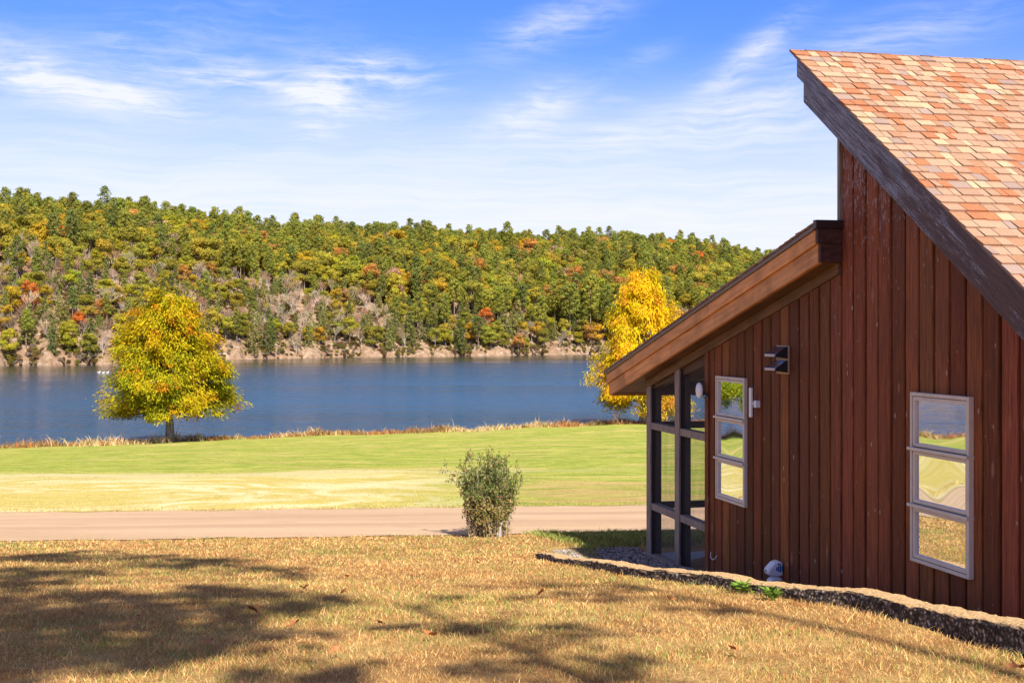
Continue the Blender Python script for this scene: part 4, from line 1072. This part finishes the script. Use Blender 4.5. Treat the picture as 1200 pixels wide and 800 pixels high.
mb = MB(); mb.box((OV, Y_NEAR - .38, zu(Y_NEAR - .35) - .3), (XB + .38, Y_NEAR - .352, zu(Y_NEAR - .35) - .06)); mb.build('fascia', M_RAKE, cabin)
# lower rake
rake('drip_edge', LO_Y0 + .03, LO_Y1, zl_, .022, .062, OV - .014, OV + .03, M_DRIP, 0)
rake('rake_board', LO_Y0 + .03, LO_Y1 - .01, zl_, .064, .18, OV, OV + .045, M_FRESH, .004, (13.4, 15.9))
rake('rake_board', LO_Y0 + .03, LO_Y1 - .06, zl_, .183, LT, OV + .022, OV + .06, M_FRESH, .004, (12.3, 14.6, 16.3))
mb = MB(); mb.prism([(LO_Y0 + .06, zl_(LO_Y0 + .06) - LT + .012), (LO_Y1 - .1, zl_(LO_Y1 - .1) - LT + .012), (LO_Y1 - .1, zl_(LO_Y1 - .1) - LT + .03), (LO_Y0 + .06, zl_(LO_Y0 + .06) - LT + .03)], 'x', OV + .062, XB + .35); mb.build('soffit', M_SOFF, cabin)
# end of the lower roof beside the tall wall: cap and two boards
mb = MB(); mb.box((OV - .02, LO_Y0 - .03, LO_Z0 - .058), (.02, LO_Y0 + .028, LO_Z0 + .008)); mb.build('roof_end_cap', M_DARKM, cabin, .004)
mb = MB(); mb.box((OV + .004, LO_Y0 - .012, LO_Z0 - .18), (-.03, LO_Y0 + .028, LO_Z0 - .06)); mb.box((OV + .03, LO_Y0 - .004, LO_Z0 - LT), (-.03, LO_Y0 + .028, LO_Z0 - .184)); mb.build('roof_end_board', M_DARKW, cabin, .003)
mb = MB(); mb.box((OV + .047, LO_Y1 - .05, zl_(LO_Y1) - .19), (XB + .38, LO_Y1 - .01, zl_(LO_Y1) - .04)); mb.box((OV + .062, LO_Y1 - .095, zl_(LO_Y1) - .325), (XB + .38, LO_Y1 - .06, zl_(LO_Y1) - .195)); mb.build('fascia', M_FRESH, cabin)
# frieze board under the lower soffit
mb = MB()
for a, b in ((LO_Y0 + .03, Y_WALL - .1), (Y_WALL - .098, Y_PORCH + .02)):
    mb.prism([(a, zl_(a) - LT - .085), (b, zl_(b) - LT - .085), (b, zl_(b) - LT + .008), (a, zl_(a) - LT + .008)], 'x', -.05, -.008)
mb.build('frieze_board', M_SOFF, cabin, .003)

# screened porch
mb = MB(); mb.box((.0, Y_WALL + .002, FLOOR - .5), (XB, Y_PORCH, FLOOR)); mb.build('porch_floor', M_FLOOR, cabin, .01)
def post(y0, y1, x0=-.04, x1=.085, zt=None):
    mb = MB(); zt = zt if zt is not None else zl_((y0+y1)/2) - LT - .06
    mb.box((x0 + .022, y0 + .004, FLOOR - .08), (x1, y1 - .004, zt)); p = mb.build('porch_post', M_SHADEP, cabin, .004)
    mb = MB(); mb.box((x0, y0, FLOOR - .08), (x0 + .02, y1, zt)); mb.build('post_outer_face', M_GREYP, p, .004)  # grey outer face of the post, set apart from its shade-dark body
M_GREYP = M_GREY; M_SHADEP = simple_mat('shade_dark_porch_timber', (.035, .026, .022), .7)  # darker timber colour holds the shade inside the porch
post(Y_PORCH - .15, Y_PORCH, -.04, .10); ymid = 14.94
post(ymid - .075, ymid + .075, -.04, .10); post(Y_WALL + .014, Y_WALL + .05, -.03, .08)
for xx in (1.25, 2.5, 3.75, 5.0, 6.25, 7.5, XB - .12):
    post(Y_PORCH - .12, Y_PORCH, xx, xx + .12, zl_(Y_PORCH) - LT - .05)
UR, LR = -1.095, -2.045
for zr in (UR, LR):
    mb = MB(); mb.box((-.03, Y_WALL + .052, zr - .04), (.07, ymid - .077, zr + .04)); mb.box((-.03, ymid + .077, zr - .04), (.07, Y_PORCH - .152, zr + .04)); mb.build('porch_rail', M_GREYP, cabin, .005)
    mb = MB(); mb.box((.102, Y_PORCH - .09, zr - .04), (XB - .13, Y_PORCH - .02, zr + .04)); mb.build('porch_rail', M_SHADEP, cabin, .005)
mb = MB(); mb.box((-.055, Y_WALL + .02, FLOOR - .16), (.09, Y_PORCH + .01, FLOOR + .015)); mb.build('porch_sill', M_GREYP, cabin, .006)
mb = MB(); mb.box((.087, Y_PORCH - .13, -.74), (XB - .1, Y_PORCH - .01, zl_(Y_PORCH) - LT + .01)); mb.build('porch_header', M_DARKW, cabin, .004)
mb = MB(); mb.prism([(Y_WALL + .05, zl_(Y_WALL) - LT - .2), (Y_PORCH - .14, zl_(Y_PORCH) - LT - .088), (Y_PORCH - .14, zl_(Y_PORCH) - LT - .06), (Y_WALL + .05, zl_(Y_WALL) - LT - .06)], 'x', .0, .07)
mb.build('porch_header', M_DARKW, cabin)
mb = MB(); x = .02
zt = lambda q: zl_(q) - LT - .07
mb.add([(x, Y_WALL + .05, FLOOR), (x, Y_PORCH - .1, FLOOR), (x, Y_PORCH - .1, zt(Y_PORCH)), (x, Y_WALL + .05, zt(Y_WALL))], [(0, 1, 2, 3)])
x = Y_PORCH - .055
mb.add([(.08, x, FLOOR), (XB - .1, x, FLOOR), (XB - .1, x, -.72), (.08, x, -.72)], [(0, 1, 2, 3)])
mb.build('screen', M_SCREEN, cabin)

# windows
def window(y0, y1, z0, z1, seed, bows):
    fx0, fx1 = -.062, -.02; fw = .026; r = random.Random(seed)
    mb = MB()
    mb.box((fx0, y0, z0), (fx1, y0 + fw, z1)); mb.box((fx0, y1 - fw, z0), (fx1, y1, z1)); mb.box((fx0, y0 + fw, z1 - fw), (fx1, y1 - fw, z1)); mb.box((fx0, y0 + fw, z0), (fx1, y1 - fw, z0 + fw))
    win = mb.build('window', M_FRAME, cabin, .004)
    h = (z1 - z0)/3
    for k in range(3):
        a, b = z0 + k*h, z0 + (k+1)*h
        if k:
            mb = MB(); mb.box((fx0 - .022, y0 - .008, a - .011), (fx1, y1 + .008, a + .011)); mb.build('mullion', M_FRAME, win, .003)
        ya, yb = y0 + fw + .004, y1 - fw - .004; za, zb = a + (fw if k == 0 else .013) + .004, b - (fw if k == 2 else .013) - .004
        sw = .026; sx0, sx1 = -.055, -.024
        mb = MB(); mb.box((sx0, ya, za), (sx1, ya + sw, zb)); mb.box((sx0, yb - sw, za), (sx1, yb, zb)); mb.box((sx0, ya + sw, zb - sw), (sx1, yb - sw, zb)); mb.box((sx0, ya + sw, za), (sx1, yb - sw, za + sw))
        mb.build('sash', M_FRAME, win, .004)
        # dark glazing bead behind the edge, then the pane, slightly bowed
        n = 16; gy_ = np.linspace(ya + sw - .006, yb - sw + .006, n); gz_ = np.linspace(za + sw - .006, zb - sw + .006, n); A, B = np.meshgrid(gy_, gz_)
        u = (A - A.mean())/(A.max() - A.mean()); v = (B - B.mean())/(B.max() - B.mean())
        Xp = -.036 + bows[k]*(1 - u*u)*(1 - v*v)
        me = grid_mesh('pane', np.stack([Xp, A, B], -1).reshape(-1, 3), n, n, [M_GLASS]); obj('pane', me, win)
    return win
M_GLASS = mat_glass('reflecting_glass')
window(12.93, 13.70, -1.678, -.435, 1, [.0006, .0010, -.0006])
window(9.00, 9.78, -1.65, -.428, 2, [-.0004, .0016, .0004])

# ------------------------------------------------------------------ things on the wall
def loc_w(x, y, z): 
    p = np.array([5., 0]) + HW*x + HD*y; return (float(p[0]), float(p[1]), z)
# wedge hoods
e = empty('wall_hood', loc_w(-.03, 12.08, -.24), 'pair of black wedge-shaped hoods stacked on a plate on the board wall', 'wall hood', rz=TH)
mb = MB(); mb.box((-.014, -.13, -.128), (.003, .13, .128)); mb.build('back_plate', simple_mat('tan_plate', (.40, .27, .18), .6), e, .003)
for zc in (.062, -.062):
    mb = MB(); y0, y1 = -.12, .115
    P = [(-.016, zc + .055), (-.03, zc + .055), (-.135, zc - .012), (-.135, zc - .03), (-.016, zc - .05)]
    mb.prism(P, 'y', y0, y1); h = mb.build('hood', M_HOOD, e, .003)
    for ya in (y0 - .006, y1 + .002):
        mb = MB(); mb.prism([(p, q + (.002 if q > zc else -.002)) for p, q in P], 'y', ya, ya + .004); mb.build('cheek', M_CHEEK, h)
    mb = MB(); mb.prism([(-.138, zc - .014), (-.1355, zc - .014), (-.1355, zc - .034), (-.138, zc - .034)], 'y', y0 + .015, y1 - .015); mb.build('flap', simple_mat('pale_flap', (.55, .42, .30), .5), h, .001)
# panel antenna
e = empty('panel_antenna', loc_w(-.03, 12.70, -.655), 'slim white upright antenna bar beside the left window', 'antenna', rz=TH)
mb = MB(); mb.box((-.07, -.024, -.14), (-.045, .024, .14)); mb.build('panel', M_WHT, e, .008)
mb = MB(); mb.box((-.044, -.085, -.045), (.003, -.03, .02)); mb.box((-.044, -.03, -.02), (-.03, .015, .0)); mb.build('bracket', M_WHT, e, .004)
# disc antenna
e = empty('disc_antenna', loc_w(-.045, 14.0, -.60), 'small white round antenna dish on the porch corner post', 'antenna', rz=TH)
mb = MB(); n = 28; prof = [(0, -.085), (.05, -.082), (.078, -.07), (.084, -.058), (.078, -.046), (0, -.044)]
vs = []; fs = []
for rad, xx in prof:
    for i in range(n): a = 2*math.pi*i/n; vs.append((xx, .05 + rad*math.cos(a), rad*math.sin(a)))
for j in range(len(prof) - 1):
    for i in range(n): fs.append((j*n + i, j*n + (i+1) % n, (j+1)*n + (i+1) % n, (j+1)*n + i))
mb.add(vs, fs); mb.build('dish', M_WHT, e, smooth=True)
mb = MB(); mb.tube((-.05, .05, 0), (-.02, .0, -.03), .012); mb.tube((-.02, .0, -.03), (.004, -.03, -.05), .010); mb.box((-.004, -.06, -.08), (.004, -.01, -.02)); mb.build('bracket', M_BLK, e)
mb = MB(); q = [(-.03, .02, -.03), (-.045, -.03, -.06), (-.02, -.05, -.10), (.0, -.045, -.16), (.0, -.045, -.3)]
for a, b in zip(q, q[1:]): mb.tube(a, b, .004)
mb.build('cable', M_BLK, e)
# white fitting at the wall foot
e = empty('outdoor_tap_cover', loc_w(-.03, 12.14, -2.285), 'small white plastic tap cover with blue marks low on the board wall', 'tap cover', rz=TH)
mb = MB(); mb.prism([(-.005, .10), (-.005, .225), (-.04, .24), (-.085, .225), (-.135, .175), (-.15, .145), (-.14, .115), (-.10, .10)], 'y', -.065, .05); hd = mb.build('head', M_WHT, e, .02)
mb = MB(); mb.prism([(-.005, -.1), (-.005, .085), (-.05, .095), (-.10, .085), (-.125, .06), (-.125, -.1)], 'y', -.06, .045); mb.build('base', M_WHT, e, .02)
M_BLUE = simple_mat('blue_print', (.03, .13, .33), .5)
mb = MB()
for a, b, c, d in [(-.05, .145, .014, .05), (-.032, .14, .012, .06), (-.068, .155, .012, .03), (-.016, .15, .010, .045), (-.045, .205, .03, .012)]: mb.box((a - c*.5, -.0685, b), (a + c*.5, -.0655, b + d))
mb.build('marking', M_BLUE, hd)
mb = MB(); mb.tube((-.149, -.01, .15), (-.156, -.01, .152), .008); mb.build('nozzle', M_BLK, hd)
# hanging loop of wire
mb = MB(); q = [(-.03, 13.9, -2.26), (-.045, 13.88, -2.31), (-.048, 13.8, -2.325), (-.04, 13.75, -2.30), (-.03, 13.74, -2.27)]
for a, b in zip(q, q[1:]): mb.tube(loc_w(*a), loc_w(*b), .004)
mb.build('wire_loop', M_WHT, None, label='short loop of pale wire hanging low on the wall by the porch', cat='wire')

# ------------------------------------------------------------------ bush on the lawn edge
def bush():
    r = np.random.default_rng(77); bx, by = (573 - 600)/F*18.35, 18.35
    e = empty('shrub', (bx, by, float(ground_z(bx, by)) - .02), 'twiggy green and brown shrub standing at the lawn edge beside the road', 'shrub'); e.scale = (.74, .80, .97)
    sg = []; tips = []
    for i in range(84):
        a = r.uniform(0, 6.28); q = math.sqrt(r.uniform(0, 1))*.34; p = np.array([q*math.cos(a)*1.2, q*math.sin(a)*.8, 0]); d = unit(np.array([p[0]*.3 + r.normal(0, .10), p[1]*.55 + r.normal(0, .12), 1.])); hgt = r.uniform(.6, 1.16)
        if i % 9 == 0: d = unit(d + np.array([r.choice([-1, 1])*.5, 0, 0])); hgt *= .8
        k = 7
        for j in range(k):
            q2 = p + d*hgt/k; sg.append((p, q2, .011*(1 - j/8.5), .011*(1 - (j+1)/8.5))); tips.append((q2, (j+1)/k, d))
            if j > 1:
                for _ in range(2):
                    dd = unit(d + .9*rvec(1, r)[0]); l2 = r.uniform(.08, .2); sg.append((q2, q2 + dd*l2, .0045, .002)); tips.append((q2 + dd*l2*.6, (j+1)/k, dd)); tips.append((q2 + dd*l2, (j+1)/k, dd))
            p = q2; d = unit(d + r.normal(0, .13, 3) + np.array([0, 0, .06]))
    V, f = segs_mesh(sg, 4); obj('stems', np_mesh('stems', V, f, [bark_mat('shrub_stems', (.18, .13, .09), (.44, .36, .28))]), e)
    Cc, Nn, Al, Co = [], [], [], []
    for p, h, d in tips:
        z = p[2]; n = int(r.integers(4, 7)*(1.7 if z > .55 else 2.0)); 
        Cc.append(p + r.normal(0, .028, (n, 3))); Nn.append(unit(rvec(n, r) + np.array([0, -.3, .7]))); Al.append(rvec(n, r))
        g = np.array([.15, .19, .05])*r.uniform(.5, 1.6, (n, 1)); br = np.array([.46, .32, .13])*r.uniform(.5, 1.4, (n, 1)); ol = np.array([.30, .29, .08])*r.uniform(.6, 1.3, (n, 1)); rd = np.array([[.32, .08, .04]])
        u = r.random((n, 1)); pg = .82 if z > .62 else .35 if z > .35 else .15
        Co.append(np.where(u < pg, g, np.where(u < pg + .3*(1 - pg), ol, np.where(u < .985, br, rd))))
    Cc, Nn, Al, Co = map(np.concatenate, (Cc, Nn, Al, Co)); V, f = cards(Cc, Nn, Al, r.uniform(.025, .05, len(Cc)), .5)
    obj('foliage', np_mesh('foliage', V, f, [M_CYP], np.repeat(Co, 6, 0)), e); print('bush leaves', len(Cc))
    # pale dead stump in the foot of the shrub
    sg = [((.20, -.16, 0), (.21, -.17, .2), .035, .03), ((.21, -.17, .2), (.17, -.18, .30), .03, .012), ((.21, -.17, .2), (.27, -.17, .27), .028, .01), ((.16, -.17, 0), (.15, -.17, .16), .028, .02)]
    V, f = segs_mesh(sg, 7); obj('dead_stub', np_mesh('dead_stub', V, f, [simple_mat('bleached_wood', (.36, .34, .32), .8)]), e)
bush()

# ------------------------------------------------------------------ fallen leaves, weeds, ducks
def leaf_mesh(seed):
    r = np.random.default_rng(seed); pts = []; n = 15
    for i in range(n):
        a = 2*math.pi*i/n; rad = (.048 if i % 3 == 0 else .03 if i % 3 == 1 else .018)*r.uniform(.8, 1.2); pts.append((rad*math.cos(a), rad*math.sin(a), .012*math.sin(2*a + seed) + .012*rad/.05))
    vs = [(0, 0, 0)] + pts; return np_mesh('fallen_leaf', np.array(vs), np.array([[0, i + 1, (i + 1) % n + 1] for i in range(n)]), [M_DEAD])
t_ = NT('dead_leaf'); nn = t_.noise(t_.objc(), 30, 3); t_.bsdf(t_.mix(nn, (.30, .09, .03), (.48, .20, .07)), .7, None, .3); M_DEAD = t_.m
lm = [leaf_mesh(i) for i in range(3)]
for i, (px, py, s) in enumerate([(297, 722, 1.3), (346, 738, 1.0), (356, 694, 1.0), (402, 700, .9), (408, 681, .7), (505, 752, 1.1), (489, 688, .8), (634, 701, 1.0), (392, 772, .8), (446, 738, .6), (786, 709, .8), (166, 727, .9), (760, 735, .7), (1192, 792, 1.2), (560, 664, .7), (245, 760, .8), (930, 745, .7), (860, 770, .8)]):
    X, Y = lawn_pt(px, py); o = obj('fallen_leaf', lm[i % 3], None, label='curled orange-brown fallen leaf lying on the dry lawn', cat='leaf', group='fallen leaves on the lawn')
    o.location = (X, Y, float(ground_z(X, Y)) + .045); o.rotation_euler = (random.uniform(-.6, .6), random.uniform(-.6, .6), random.uniform(0, 6)); o.scale = (s, s, s)
def weed(px, py, seed, label):
    r = np.random.default_rng(seed); X, Y = lawn_pt(px, py); n = 46
    a = r.uniform(0, 6.28, n); rad = r.uniform(.01, .09, n); ctr = np.stack([rad*np.cos(a), rad*np.sin(a), r.uniform(.02, .09, n)], 1)
    al = unit(np.stack([np.cos(a), np.sin(a), r.uniform(.1, .9, n)], 1)); nr = unit(np.stack([-np.cos(a)*.5, -np.sin(a)*.5, np.ones(n)], 1) + r.normal(0, .3, (n, 3)))
    V, f = cards(ctr, nr, al, r.uniform(.04, .08, n), .5); c = np.array([.16, .26, .04])*r.uniform(.7, 1.5, (n, 1))
    o = obj('weed', np_mesh('weed', V, f, [M_CYP], np.repeat(c, 6, 0)), None, label=label, cat='weed', group='weeds along the kerb'); o.location = (X, Y, float(ground_z(X, Y)))
weed(872, 695, 1, 'bright green leafy weed at the kerb foot, below the white tap cover')
weed(905, 703, 2, 'small green weed at the kerb foot, right of the larger weed')
def duck(px, py, rz, label):
    Y = 8*F/(py - 390); X = (px - 600)/F*Y
    mb = MB()
    def ell(c, rx, ry, rz_, n=10, m=7):
        vs = []; fs = []
        for j in range(m + 1):
            ph = math.pi*j/m
            for i in range(n): a = 2*math.pi*i/n; vs.append((c[0] + rx*math.sin(ph)*math.cos(a), c[1] + ry*math.sin(ph)*math.sin(a), c[2] + rz_*math.cos(ph)))
        for j in range(m):
            for i in range(n): fs.append((j*n + i, j*n + (i+1) % n, (j+1)*n + (i+1) % n, (j+1)*n + i))
        mb.add(vs, fs)
    ell((0, 0, .08), .36, .18, .14); ell((.27, 0, .24), .07, .06, .16); ell((.31, 0, .40), .10, .075, .075); mb.tube((.38, 0, .39), (.50, 0, .37), .03, .012); mb.tube((-.28, 0, .12), (-.46, 0, .2), .09, .02)
    o = mb.build('water_bird', M_WHT, None, smooth=True, label=label, cat='bird', group='birds on the lake'); o.location = (X, Y, -8); o.rotation_euler = (0, 0, rz); o.scale = (.75, .75, .75)
duck(116, 436.3, .3, 'tiny pale bird floating on the lake, leftmost beside the golden cypress')
duck(121, 437.0, -.2, 'tiny pale bird floating on the lake, middle one of three')
duck(126, 436.6, .5, 'tiny pale bird floating on the lake, nearest the golden cypress')
